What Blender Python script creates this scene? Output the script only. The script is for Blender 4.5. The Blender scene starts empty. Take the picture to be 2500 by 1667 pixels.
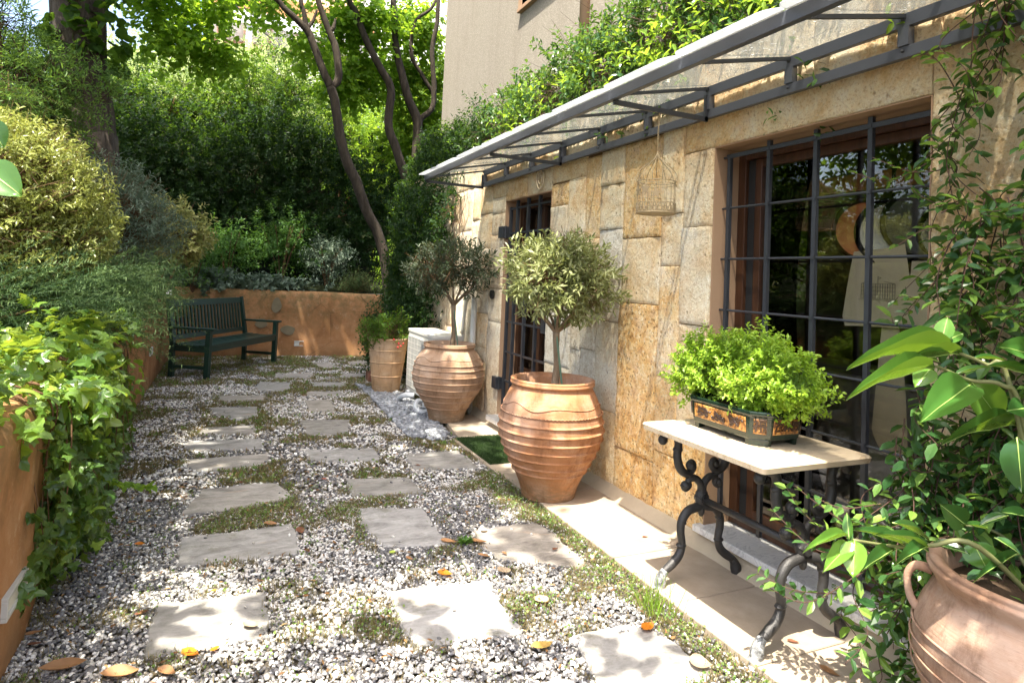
import bpy, math, random
import numpy as np
from mathutils import Vector, noise as mnoise
R = math.radians
S = bpy.context.scene
COL = S.collection

# ------------------------------------------------------------------ camera
YAW, PIT, ROL, FPX, CYP, HC = 0.420187547, 0.0407325464, 0.0450679252, 1556.7, 617.67, 1.4
_f = np.array([math.sin(YAW)*math.cos(PIT), math.cos(YAW)*math.cos(PIT), math.sin(PIT)])
_r = np.array([math.cos(YAW), -math.sin(YAW), 0.0]); _u = np.cross(_r, _f)
CR = _r*math.cos(ROL)+_u*math.sin(ROL); CU = -_r*math.sin(ROL)+_u*math.cos(ROL)
cam = bpy.data.cameras.new('camera'); camo = bpy.data.objects.new('camera', cam); COL.objects.link(camo)
from mathutils import Matrix
M3 = Matrix(((CR[0], CU[0], -_f[0]), (CR[1], CU[1], -_f[1]), (CR[2], CU[2], -_f[2])))
camo.matrix_world = Matrix.Translation((0, 0, HC)) @ M3.to_4x4()
cam.sensor_width = 36; cam.lens = FPX/2500*36; cam.shift_y = (CYP-833.5)/2500
cam.clip_start = 0.02; cam.clip_end = 2000
S.camera = camo
# ------------------------------------------------------------------ light
SUNV = Vector((-0.28, -0.30, 1.0)).normalized()      # towards the sun
w = bpy.data.worlds.new('World'); S.world = w; w.use_nodes = True
nt = w.node_tree; nt.nodes.clear()
sky = nt.nodes.new('ShaderNodeTexSky'); sky.sky_type = 'NISHITA'; sky.sun_disc = False
sky.sun_elevation = math.asin(SUNV.z); sky.sun_rotation = math.atan2(SUNV.x, SUNV.y)
sky.air_density = 1.0; sky.dust_density = 5.0; sky.ozone_density = 1.0
bg = nt.nodes.new('ShaderNodeBackground'); bg.inputs[1].default_value = 0.15
out = nt.nodes.new('ShaderNodeOutputWorld')
nt.links.new(sky.outputs[0], bg.inputs[0]); nt.links.new(bg.outputs[0], out.inputs[0])
sun = bpy.data.lights.new('sun', 'SUN'); sun.energy = 4.1; sun.angle = R(0.55); sun.color = (1.0, 0.93, 0.80)
suno = bpy.data.objects.new('sun', sun); COL.objects.link(suno)
suno.rotation_euler = SUNV.to_track_quat('Z', 'Y').to_euler()
S.view_settings.view_transform = 'Standard'; S.view_settings.look = 'None'
S.view_settings.exposure = 2.02; S.view_settings.gamma = 1.0
S.cycles.max_bounces = 8; S.cycles.diffuse_bounces = 6; S.cycles.transparent_max_bounces = 16
S.cycles.use_denoising = True

# ------------------------------------------------------------------ places measured on the photo
def ray(px, py): return _f*FPX+CR*(px-1250)-CU*(py-CYP)
def G(px, py, z=0.0):
    d = ray(px, py); t = (z-HC)/d[2]; return (d[0]*t, d[1]*t, z)
def PX(px, py, X):
    d = ray(px, py); t = X/d[0]; return (X, d[1]*t, HC+d[2]*t)
def PY(px, py, y):
    d = ray(px, py); t = y/d[1]; return (d[0]*t, y, HC+d[2]*t)

# ------------------------------------------------------------------ tagging
def tag(o, label=None, cat=None, group=None, kind=None):
    if label: o['label'] = label
    if cat: o['category'] = cat
    if group: o['group'] = group
    if kind: o['kind'] = kind
    return o
def thing(name, label, cat, loc=(0, 0, 0), rz=0, group=None):
    o = bpy.data.objects.new(name, None); COL.objects.link(o)
    o.location = loc; o.rotation_euler = (0, 0, rz); o.empty_display_size = 0.1
    return tag(o, label, cat, group)

# ------------------------------------------------------------------ mesh building
def nz(v):
    n = np.linalg.norm(v); return v/n if n > 1e-12 else np.array([0, 0, 1.0])
class MB:
    def __init__(s): s.v = []; s.f = []; s.m = []
    def add(s, vs, fs, mi=0):
        b = len(s.v); s.v += [tuple(map(float, p)) for p in vs]
        s.f += [tuple(i+b for i in f) for f in fs]; s.m += [mi]*len(fs); return s
    def box(s, a, b, mi=0, jit=0):
        x0, y0, z0 = a; x1, y1, z1 = b
        vs = [(x, y, z) for z in (z0, z1) for y in (y0, y1) for x in (x0, x1)]
        if jit: vs = [tuple(c+random.uniform(-jit, jit) for c in p) for p in vs]
        return s.add(vs, [(0, 2, 3, 1), (4, 5, 7, 6), (0, 1, 5, 4), (2, 6, 7, 3), (0, 4, 6, 2), (1, 3, 7, 5)], mi)
    def bar(s, p, q, w, h, up=(0, 0, 1), mi=0):      # rectangular bar from p to q
        p = np.array(p, float); q = np.array(q, float); d = nz(q-p); u = np.array(up, float)
        if abs(d@u) > .98: u = np.array([1., 0, 0])
        a = nz(np.cross(d, u)); b = np.cross(a, d)
        c = [(-1, -1), (1, -1), (1, 1), (-1, 1)]
        vs = [e+a*i*w/2+b*j*h/2 for e in (p, q) for i, j in c]
        return s.add(vs, [(0, 1, 2, 3)[::-1], (4, 5, 6, 7), (0, 1, 5, 4), (1, 2, 6, 5), (2, 3, 7, 6), (3, 0, 4, 7)][0:6], mi)
    def tube(s, pts, r, n=8, mi=0, cap=True, flat=1.0):
        P = np.array(pts, float); k = len(P); rr = np.broadcast_to(np.array(r, float), (k,))
        T = np.gradient(P, axis=0); ref = np.array([0.0, 0, 1])
        if abs(nz(T[0])@ref) > .9: ref = np.array([1.0, 0, 0])
        a = nz(np.cross(nz(T[0]), ref)); vs = []
        for i in range(k):
            t = nz(T[i]); a = nz(a-t*(a@t)); b = np.cross(t, a)
            for j in range(n):
                an = 2*math.pi*j/n; vs.append(P[i]+(a*math.cos(an)+b*math.sin(an)*flat)*rr[i])
        fs = [(i*n+j, i*n+(j+1) % n, (i+1)*n+(j+1) % n, (i+1)*n+j) for i in range(k-1) for j in range(n)]
        if cap: fs += [tuple(range(n))[::-1], tuple((k-1)*n+j for j in range(n))]
        return s.add(vs, fs, mi)
    def lathe(s, prof, n=48, c=(0, 0, 0), mi=0, f=None):
        vs = []
        for (r, z) in prof:
            for j in range(n):
                a = 2*math.pi*j/n; q = r if f is None else f(r, z, a)
                vs.append((c[0]+q*math.cos(a), c[1]+q*math.sin(a), c[2]+z))
        k = len(prof)
        fs = [(i*n+j, i*n+(j+1) % n, (i+1)*n+(j+1) % n, (i+1)*n+j) for i in range(k-1) for j in range(n)]
        return s.add(vs, fs, mi)
    def prism(s, poly, z0, z1, mi=0, inset=0, bev=0):   # polygon in xy, counter-clockwise; bevelled top
        n = len(poly); c = np.mean(np.array(poly), axis=0)
        def sh(q): return [tuple(c+(np.array(p)-c)*(1-q/max(np.linalg.norm(np.array(p)-c), 1e-6))) for p in poly]
        rings = [(sh(inset), z0), (list(poly), z1-bev)]
        if bev: rings.append((sh(bev), z1))
        vs = [(x, y, z) for ps, z in rings for x, y in ps]; m = len(rings)
        fs = [(i*n+j, i*n+(j+1) % n, (i+1)*n+(j+1) % n, (i+1)*n+j) for i in range(m-1) for j in range(n)]
        fs += [tuple(range(n))[::-1], tuple((m-1)*n+j for j in range(n))]
        return s.add(vs, fs, mi)
    def ball(s, c, r, n=10, mi=0):
        rx, ry, rz = (r, r, r) if isinstance(r, (int, float)) else r
        k = n//2+1
        vs = [(c[0]+rx*math.sin(math.pi*i/k)*math.cos(2*math.pi*j/n), c[1]+ry*math.sin(math.pi*i/k)*math.sin(2*math.pi*j/n), c[2]+rz*math.cos(math.pi*i/k)) for i in range(k+1) for j in range(n)]
        fs = [(i*n+j, (i+1)*n+j, (i+1)*n+(j+1) % n, i*n+(j+1) % n) for i in range(k) for j in range(n)]
        return s.add(vs, fs, mi)
    def xf(s, M):
        s.v = [tuple(M @ Vector(p)) for p in s.v]; return s
    def build(s, name, mat, parent=None, smooth=False, bevel=0):
        me = bpy.data.meshes.new(name); me.from_pydata(s.v, [], s.f)
        mats = mat if isinstance(mat, (list, tuple)) else [mat]
        for m in mats: me.materials.append(m)
        if len(mats) > 1: me.polygons.foreach_set('material_index', s.m)
        if smooth: me.polygons.foreach_set('use_smooth', [True]*len(s.f))
        me.update(); o = bpy.data.objects.new(name, me); COL.objects.link(o)
        if parent: o.parent = parent
        if smooth == 'auto':
            me.polygons.foreach_set('use_smooth', [True]*len(s.f))
            try:
                me.set_sharp_from_angle(angle=R(40))
            except Exception: pass
        if bevel:
            b = o.modifiers.new('bevel', 'BEVEL'); b.width = bevel; b.segments = 2; b.limit_method = 'ANGLE'
        return o
def npmesh(name, V, F, mat, parent=None, attrs=None, smooth=False):   # V (n,3), F (m,k) with k=3 or 4
    V = np.ascontiguousarray(V, np.float32); F = np.ascontiguousarray(F, np.int32); k = F.shape[1]
    me = bpy.data.meshes.new(name); me.vertices.add(len(V)); me.vertices.foreach_set('co', V.ravel())
    me.loops.add(F.size); me.loops.foreach_set('vertex_index', F.ravel())
    me.polygons.add(len(F)); me.polygons.foreach_set('loop_start', np.arange(0, F.size, k, dtype=np.int32))
    try: me.polygons.foreach_set('loop_total', np.full(len(F), k, np.int32))
    except Exception: pass
    if smooth: me.polygons.foreach_set('use_smooth', np.ones(len(F), bool))
    else: me.polygons.foreach_set('use_smooth', np.zeros(len(F), bool))
    for nm, arr in (attrs or {}).items():
        at = me.attributes.new(nm, 'FLOAT', 'FACE'); at.data.foreach_set('value', np.ascontiguousarray(arr, np.float32))
    me.materials.append(mat); me.update(calc_edges=True); me.validate()
    o = bpy.data.objects.new(name, me); COL.objects.link(o)
    if parent: o.parent = parent
    return o

# ------------------------------------------------------------------ materials
class NT:
    def __init__(s, name):
        s.m = bpy.data.materials.new(name); s.m.use_nodes = True; s.t = s.m.node_tree; s.t.nodes.clear()
        s.out = s.n('ShaderNodeOutputMaterial')
    def n(s, t, **k):
        x = s.t.nodes.new(t)
        for a, b in k.items(): setattr(x, a, b)
        return x
    def l(s, a, b): s.t.links.new(a, b)
    def set(s, node, **k):
        for a, b in k.items():
            i = node.inputs[a.replace('_', ' ')]
            if isinstance(b, bpy.types.NodeSocket): s.l(b, i)
            else: i.default_value = b
        return node
    def co(s, scale=1.0, obj=True):
        tc = s.n('ShaderNodeTexCoord'); mp = s.n('ShaderNodeMapping')
        s.l(tc.outputs['Object'], mp.inputs[0])
        mp.inputs['Scale'].default_value = (scale,)*3 if isinstance(scale, (int, float)) else scale
        return mp.outputs[0]
    def noise(s, scale, detail=4, rough=.6, vec=None, dist=0):
        x = s.n('ShaderNodeTexNoise'); x.inputs['Scale'].default_value = scale; x.inputs['Detail'].default_value = detail
        x.inputs['Roughness'].default_value = rough; x.inputs['Distortion'].default_value = dist
        s.l(vec if vec is not None else s.co(), x.inputs['Vector']); return x.outputs['Fac']
    def vor(s, scale, vec=None, feat='F1', out='Distance', rnd=1):
        x = s.n('ShaderNodeTexVoronoi'); x.feature = feat; x.inputs['Scale'].default_value = scale; x.inputs['Randomness'].default_value = rnd
        s.l(vec if vec is not None else s.co(), x.inputs['Vector']); return x.outputs[out]
    def ramp(s, fac, stops, interp='LINEAR'):
        x = s.n('ShaderNodeValToRGB'); x.color_ramp.interpolation = interp; e = x.color_ramp.elements
        while len(e) < len(stops): e.new(.5)
        for i, (p, c) in enumerate(stops):
            e[i].position = p; e[i].color = (c[0], c[1], c[2], 1) if not isinstance(c, (int, float)) else (c, c, c, 1)
        s.l(fac, x.inputs[0]); return x.outputs[0]
    def mix(s, f, a, b, mode='MIX'):
        x = s.n('ShaderNodeMix'); x.data_type = 'RGBA'; x.blend_type = mode
        for i, v in ((0, f), (6, a), (7, b)):
            if isinstance(v, bpy.types.NodeSocket): s.l(v, x.inputs[i])
            elif i == 0: x.inputs[0].default_value = v
            else: x.inputs[i].default_value = (v[0], v[1], v[2], 1)
        return x.outputs[2]
    def math(s, op, a, b=0.0, clamp=False):
        x = s.n('ShaderNodeMath'); x.operation = op; x.use_clamp = clamp
        for i, v in ((0, a), (1, b)):
            if isinstance(v, bpy.types.NodeSocket): s.l(v, x.inputs[i])
            else: x.inputs[i].default_value = v
        return x.outputs[0]
    def attr(s, name):
        x = s.n('ShaderNodeAttribute'); x.attribute_name = name; return x.outputs['Fac']
    def bump(s, h, strength=.5, dist=.01, nrm=None):
        x = s.n('ShaderNodeBump'); x.inputs['Strength'].default_value = strength; x.inputs['Distance'].default_value = dist
        s.l(h, x.inputs['Height'])
        if nrm is not None: s.l(nrm, x.inputs['Normal'])
        return x.outputs[0]
    def pbr(s, col, rough=.6, metal=0, spec=.5, nrm=None, **k):
        p = s.n('ShaderNodeBsdfPrincipled')
        if isinstance(col, bpy.types.NodeSocket): s.l(col, p.inputs['Base Color'])
        else: p.inputs['Base Color'].default_value = (*col, 1)
        if isinstance(rough, bpy.types.NodeSocket): s.l(rough, p.inputs['Roughness'])
        else: p.inputs['Roughness'].default_value = rough
        p.inputs['Metallic'].default_value = metal; p.inputs['Specular IOR Level'].default_value = spec
        if nrm is not None: s.l(nrm, p.inputs['Normal'])
        return p.outputs[0]
    def done(s, sh): s.l(sh, s.out.inputs['Surface']); return s.m
def simple(name, col, rough=.5, metal=0, var=.15, scale=8, bump=.1, spec=.5):
    t = NT(name); v = t.noise(scale, 5)
    c = t.mix(v, [x*(1-var) for x in col], [min(1, x*(1+var)) for x in col])
    return t.done(t.pbr(c, rough, metal, spec, t.bump(t.noise(scale*6, 3), bump, .004)))
def leafmat(name, cols, trans, tf=.35, rough=.38, spec=.35):
    t = NT(name); a = t.attr('rnd')
    n = len(cols); c = t.ramp(a, [(i/(n-1), cols[i]) for i in range(n)])
    c = t.mix(t.math('MULTIPLY', t.noise(30, 2), .35), c, [x*.6 for x in cols[0]])
    p = t.pbr(c, rough, 0, spec)
    tr = t.n('ShaderNodeBsdfTranslucent'); tc = t.mix(.45, c, trans, 'MIX'); t.l(tc, tr.inputs[0])
    m = t.n('ShaderNodeMixShader'); m.inputs[0].default_value = tf; t.l(p, m.inputs[1]); t.l(tr.outputs[0], m.inputs[2])
    return t.done(m.outputs[0])
def barkmat(name, a, b, sc=12):
    t = NT(name); v = t.co((1, 1, .25)); n1 = t.noise(sc, 6, .7, v, .6)
    c = t.ramp(n1, [(.3, a), (.7, b)])
    return t.done(t.pbr(c, .9, 0, .2, t.bump(n1, .8, .03)))

# ------------------------------------------------------------------ leaves
TM = {  # template: (along, across, up), faces are quads/tris padded to quads
    'dia': ([(0, 0, 0), (.45, .5, .08), (1, 0, -.06), (.45, -.5, .08)], [(0, 1, 2, 2), (0, 2, 3, 3)]),
    'oval': ([(0, 0, 0), (.3, .42, .07), (.7, .38, .05), (1, 0, -.12), (.7, -.38, .05), (.3, -.42, .07), (.5, 0, -.03)],
             [(0, 1, 2, 6), (6, 2, 3, 3), (0, 6, 4, 5), (6, 3, 4, 4)]),
    'long': ([(0, 0, 0), (.3, .5, .05), (.72, .36, .0), (1, 0, -.14), (.72, -.36, .0), (.3, -.5, .05), (.5, 0, -.04)],
             [(0, 1, 2, 6), (6, 2, 3, 3), (0, 6, 4, 5), (6, 3, 4, 4)]),
    'heart': ([(.05, 0, 0), (-.08, .3, .03), (.2, .52, .06), (.6, .45, .04), (1, 0, -.1), (.6, -.45, .04), (.2, -.52, .06), (-.08, -.3, .03)],
              [(0, 1, 2, 3), (0, 3, 4, 4), (0, 4, 5, 5), (0, 5, 6, 7)]),
    'ivy': ([(.28, 0, .03), (0, 0, 0), (-.10, .16, 0), (-.10, .40, -.03), (.10, .42, .0), (.26, .60, -.06), (.36, .34, .02), (.50, .25, .03), (.72, .22, .0), (1.0, 0, -.12),
             (.72, -.22, .0), (.50, -.25, .03), (.36, -.34, .02), (.26, -.60, -.06), (.10, -.42, .0), (-.10, -.40, -.03), (-.10, -.16, 0)],
            [(0, i, i+1, i+1) for i in range(1, 16)]+[(0, 16, 1, 1)]),
    'needle': ([(0, -.5, 0), (0, .5, 0), (1, .2, -.05), (1, -.2, -.05)], [(0, 1, 2, 3)]),
}
def big_leaf_tm():
    vs = []; fs = []
    n = 7
    for i in range(n+1):
        t = i/n; wd = math.sin(math.pi*min(t**.8, 1))**.8*.5 if 0 < t < 1 else 0.0
        for j in (-1, -.5, 0, .5, 1): vs.append((t, wd*j, .13*abs(j)*wd*2+.09*t*(1-t)-.05*t*t+.010*math.sin(11*t+3*j)))
    for i in range(n):
        for j in range(4):
            a = i*5+j; fs.append((a, a+5, a+6, a+1))
    return vs, fs
TM['big'] = big_leaf_tm()
def norm(a): return a/np.maximum(np.linalg.norm(a, axis=-1, keepdims=True), 1e-9)
def leaves(name, P, D, N, L, W, tm, mat, parent=None, rnd=None, fold=1.0, smooth=False):
    tv, tf = TM[tm]; tv = np.array(tv); tf = np.array(tf); n = len(P)
    D = norm(D); N = norm(N-D*(N*D).sum(1, keepdims=True)); B = np.cross(N, D)
    L = np.broadcast_to(L, (n,))[:, None, None]; W = np.broadcast_to(W, (n,))[:, None, None]
    V = P[:, None, :]+D[:, None, :]*tv[None, :, 0:1]*L+B[:, None, :]*tv[None, :, 1:2]*W+N[:, None, :]*tv[None, :, 2:3]*L*fold
    k = len(tv)
    if rnd is None: rnd = np.random.rand(n)
    tris = (tf[:, 2] == tf[:, 3]); base = np.arange(n)[:, None, None]*k
    T = []; A = []
    q = tf[~tris]
    if len(q):
        F1 = np.concatenate([q[:, [0, 1, 2]], q[:, [0, 2, 3]]]); T.append((F1[None]+base).reshape(-1, 3)); A.append(np.repeat(rnd, len(F1)))
    q = tf[tris]
    if len(q): F1 = q[:, :3]; T.append((F1[None]+base).reshape(-1, 3)); A.append(np.repeat(rnd, len(F1)))
    return npmesh(name, V.reshape(-1, 3), np.concatenate(T), mat, parent, {'rnd': np.concatenate(A)}, smooth)
def lump(d, rs, amp=.22, n=7):
    o = np.zeros(len(d))
    for i in range(n):
        a = rs.randn(3); a = a/np.linalg.norm(a)*rs.uniform(2.5, 7); o += np.cos(d@a+rs.uniform(0, 6))
    return 1+amp*o/math.sqrt(n)*1.2
def twigs(blobs, n, seed, hollow=.5, up=.25, spread=.6, amp=.2, zmin=None):
    """bases, directions of n twigs in a union of ellipsoids (x,y,z,rx,ry,rz)"""
    rs = np.random.RandomState(seed); B = np.array(blobs, float)
    area = (B[:, 3]*B[:, 4]*B[:, 5])**(2/3); pick = rs.choice(len(B), n, p=area/area.sum()); P = np.zeros((n, 3)); O = np.zeros((n, 3))
    for i in range(len(B)):
        m = pick == i; k = m.sum()
        d = norm(rs.randn(k, 3)); r = (1-hollow*rs.rand(k)**1.3)*lump(d, rs, amp)
        P[m] = B[i, :3]+d*r[:, None]*B[i, 3:6]; O[m] = norm(d/B[i, 3:6]*B[i, 3:6].mean())
    T = norm(O+np.array([0, 0, up])+rs.randn(n, 3)*spread)
    if zmin is not None:
        m = P[:, 2] > zmin; P, T, O = P[m], T[m], O[m]
    return P, T, O, rs
def twig_leaves(name, tw, k, tl, L, W, tm, mat, parent=None, ang=.9, nb=.5, smooth=False, lv=.3, fold=1.0, droop=0.0):
    P, T, O, rs = tw; n = len(P)
    t = (np.arange(k)+.5)/k
    side = norm(np.cross(T, rs.randn(n, 3))); s2 = np.cross(T, side)
    phi = (np.arange(k)*2.4)[None, :]+rs.rand(n, 1)*6.28
    rad = side[:, None, :]*np.cos(phi)[..., None]+s2[:, None, :]*np.sin(phi)[..., None]
    pos = P[:, None, :]+T[:, None, :]*(t[None, :, None]*tl)+rs.randn(n, k, 3)*tl*.05
    pos[..., 2] -= droop*(t[None, :]**2)*tl
    D = T[:, None, :]*(1.1-ang*.6)+rad*ang+rs.randn(n, k, 3)*.15
    D[..., 2] -= droop*.6
    N = np.array([0, 0, 1.0])*nb+T[:, None, :]*.6+rs.randn(n, k, 3)*.35
    D = D.reshape(-1, 3); N = N.reshape(-1, 3); pos = pos.reshape(-1, 3); m = n*k
    rn = np.clip(np.repeat(rs.rand(n), k)*.5+rs.rand(m)*.5, 0, 1)
    sc = 1+lv*(rs.rand(m)-.5)*2
    return leaves(name, pos, D, N, L*sc, W*sc, tm, mat, parent, rn, fold, smooth)
def twig_wood(name, tw, tl, r, mat, parent, frac=1.0, back=.3):
    P, T, O, rs = tw; n = int(len(P)*frac)
    P = P[:n]; T = T[:n]; a = P-O[:n]*back*tl-T*tl*back; b = P+T*tl
    s = norm(np.cross(T, rs.randn(n, 3))); u = np.cross(T, s)
    V = np.stack([a+s*r, a-s*r*.5+u*r*.87, a-s*r*.5-u*r*.87, b+s*r*.4, b-s*r*.2+u*r*.35, b-s*r*.2-u*r*.35], 1)
    F = np.array([(0, 1, 4, 3), (1, 2, 5, 4), (2, 0, 3, 5)])
    return npmesh(name, V.reshape(-1, 3), (F[None]+np.arange(n)[:, None, None]*6).reshape(-1, 4), mat, parent, {'rnd': np.full(n*3, .5)})
def smooth_path(pts, n=6):
    P = np.array(pts, float); out = []
    Q = np.vstack([2*P[0]-P[1], P, 2*P[-1]-P[-2]])
    for i in range(1, len(Q)-2):
        p0, p1, p2, p3 = Q[i-1:i+3]
        for t in np.arange(n)/n:
            out.append(.5*((2*p1)+(-p0+p2)*t+(2*p0-5*p1+4*p2-p3)*t*t+(-p0+3*p1-3*p2+p3)*t**3))
    out.append(P[-1]); return np.array(out)
def sm_r(r, n, k): return np.interp(np.linspace(0, len(r)-1, k), range(len(r)), r)
def stem(mb, pts, rs_, n=6, seg=8, wob=0, flat=1):
    P = smooth_path(pts, n)
    if wob: P = P+np.random.RandomState(len(pts)).randn(*P.shape)*wob
    mb.tube(P, sm_r(rs_, n, len(P)), seg, flat=flat)
def inpoly(x, y, poly):
    c = np.zeros(len(x), bool); n = len(poly)
    for i in range(n):
        x1, y1 = poly[i][:2]; x2, y2 = poly[(i+1) % n][:2]
        t = ((y1 > y) != (y2 > y)) & (x < (x2-x1)*(y-y1)/((y2-y1) if y2 != y1 else 1e-9)+x1); c ^= t
    return c
def ccw(poly):
    a = sum(poly[i][0]*poly[(i+1) % len(poly)][1]-poly[(i+1) % len(poly)][0]*poly[i][1] for i in range(len(poly)))
    return poly if a > 0 else poly[::-1]
def rough_poly(poly, step=.05, amp=.006, seed=0):
    rs = random.Random(seed); o = []
    for i in range(len(poly)):
        a = np.array(poly[i][:2]); b = np.array(poly[(i+1) % len(poly)][:2]); k = max(1, int(np.linalg.norm(b-a)/step)); nrm = nz(np.array([b[1]-a[1], a[0]-b[0]]))
        for j in range(k):
            o.append(tuple(a+(b-a)*j/k+nrm*rs.uniform(-amp, amp)*(0.6 if j == 0 else 1)))
    return o
random.seed(4); np.random.seed(4)
# ================================================================== materials
def terracotta(name, base, dark, pale, ringy=True):
    t = NT(name); n1 = t.noise(5, 6, .65); n2 = t.noise(22, 4, .6, t.co((1, 1, 3)))
    c = t.ramp(n1, [(.3, dark), (.5, base), (.72, pale)])
    c = t.mix(t.math('MULTIPLY', n2, .5), c, pale)
    bl = t.math('MULTIPLY', t.ramp(t.noise(2.4, 7, .72, t.co((1, 1, 1.6)), .4), [(.45, 0.0), (.62, 1.0)]), .72); c = t.mix(bl, c, [min(1, x*.9+.09) for x in pale])
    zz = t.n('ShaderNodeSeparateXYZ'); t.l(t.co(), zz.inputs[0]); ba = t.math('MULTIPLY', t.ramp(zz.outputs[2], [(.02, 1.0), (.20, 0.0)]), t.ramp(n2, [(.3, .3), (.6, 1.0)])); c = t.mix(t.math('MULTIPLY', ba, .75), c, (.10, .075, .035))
    sp = t.ramp(t.noise(60, 3), [(.62, 0.0), (.7, 1.0)])
    c = t.mix(t.math('MULTIPLY', sp, .25), c, dark)
    streak = t.ramp(t.noise(3, 6, .75, t.co((4, 4, .6))), [(.5, 0.0), (.66, 1.0)])
    c = t.mix(t.math('MULTIPLY', streak, .5), c, [x*.55 for x in dark])
    wheel = t.noise(60, 2, .5, t.co((.25, .25, 3)))
    h = t.math('ADD', t.math('MULTIPLY', wheel, .5), t.noise(40, 5))
    return t.done(t.pbr(c, .8, 0, .25, t.bump(h, .35, .006)))
M = {}
M['terra_warm'] = terracotta('terracotta_warm', (.37, .155, .06), (.20, .075, .025), (.42, .24, .14))
M['terra_pale'] = terracotta('terracotta_pale', (.36, .205, .115), (.21, .115, .06), (.44, .30, .20))
M['terra_cone'] = terracotta('terracotta_buff', (.50, .30, .155), (.34, .19, .09), (.56, .39, .24))
M['terra_big'] = terracotta('terracotta_rose', (.30, .165, .10), (.18, .09, .05), (.38, .25, .17))
def m_slate():
    t = NT('grey_slate'); v = t.co((1, 1, 1)); n1 = t.noise(6, 8, .75, t.co((1, 1.9, 1)), .5)
    a = t.attr('rnd'); n0 = t.noise(1.3, 2)
    c = t.ramp(n1, [(.30, (.09, .085, .078)), (.47, (.235, .228, .215)), (.66, (.38, .37, .355))])
    rust = t.ramp(t.noise(2.5, 5, .6, t.co((1, 4, 1)), 1.2), [(.62, 0.0), (.74, 1.0)])
    c = t.mix(t.math('MULTIPLY', rust, .45), c, (.42, .27, .15))
    c = t.mix(t.math('MULTIPLY', n0, .25), c, (.44, .43, .42))
    oi = t.n('ShaderNodeObjectInfo'); c = t.mix(1.0, c, t.ramp(oi.outputs['Random'], [(0, (.80, .78, .74)), (.5, (1, 1, 1)), (1, (1.0, .93, .84))]), 'MULTIPLY')
    c = t.mix(t.ramp(t.noise(7, 7, .8), [(.54, 0.0), (.66, .6)]), c, (.13, .125, .08))
    h = t.math('ADD', n1, t.math('MULTIPLY', t.noise(60, 4), .3))
    return t.done(t.pbr(c, .7, 0, .3, t.bump(h, .45, .012)))
M['slate'] = m_slate()
def m_pave():
    t = NT('pavement_slab'); n1 = t.noise(3, 7, .7); n2 = t.noise(45, 5, .7)
    c = t.ramp(n1, [(.25, (.26, .21, .15)), (.55, (.39, .32, .245)), (.8, (.48, .41, .32))])
    dirt = t.ramp(t.noise(1.6, 6, .75, None, .5), [(.5, 0.0), (.72, 1.0)])
    c = t.mix(t.math('MULTIPLY', dirt, .45), c, (.24, .20, .15))
    c = t.mix(t.math('MULTIPLY', n2, .22), c, (.25, .2, .15))
    return t.done(t.pbr(c, .75, 0, .3, t.bump(n2, .25, .004)))
M['pave'] = m_pave()
def m_soilgravel():
    t = NT('fine_gravel'); v1 = t.vor(55, None, 'F1', 'Color'); vd = t.vor(55)
    x = t.n('ShaderNodeSeparateColor'); t.l(v1, x.inputs[0])
    c = t.ramp(x.outputs[0], [(0, (.05, .05, .055)), (.4, (.16, .15, .14)), (.6, (.34, .30, .25)), (1, (.5, .47, .42))], 'CONSTANT')
    c = t.mix(t.ramp(t.noise(2.5, 5, .7), [(.42, 0.0), (.6, 1.0)]), c, (.10, .085, .045))
    c = t.mix(t.ramp(vd, [(.0, 0.0), (.5, .75)]), c, (.05, .04, .03))
    return t.done(t.pbr(c, .85, 0, .2, t.bump(vd, -.6, .02)))
M['ground'] = m_soilgravel()
M['soil'] = simple('dark_soil', (.06, .04, .026), .95, 0, .5, 14, .8, .1)
def m_pebble(name, stops, rough=.55):
    t = NT(name); a = t.attr('rnd'); c = t.ramp(a, stops, 'LINEAR')
    c = t.mix(t.math('MULTIPLY', t.noise(90, 3), .4), c, (.25, .22, .19))
    return t.done(t.pbr(c, rough, 0, .4))
M['pebble'] = m_pebble('white_and_grey_pebbles', [(0, (.045, .048, .055)), (.22, (.09, .095, .108)), (.42, (.16, .165, .175)), (.5, (.27, .24, .20)), (.62, (.46, .44, .40)), (.8, (.62, .61, .58)), (1, (.82, .82, .80))])
M['bpebble'] = m_pebble('blue_grey_pebbles', [(0, (.10, .115, .14)), (.5, (.22, .245, .28)), (1, (.40, .43, .47))])
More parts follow.
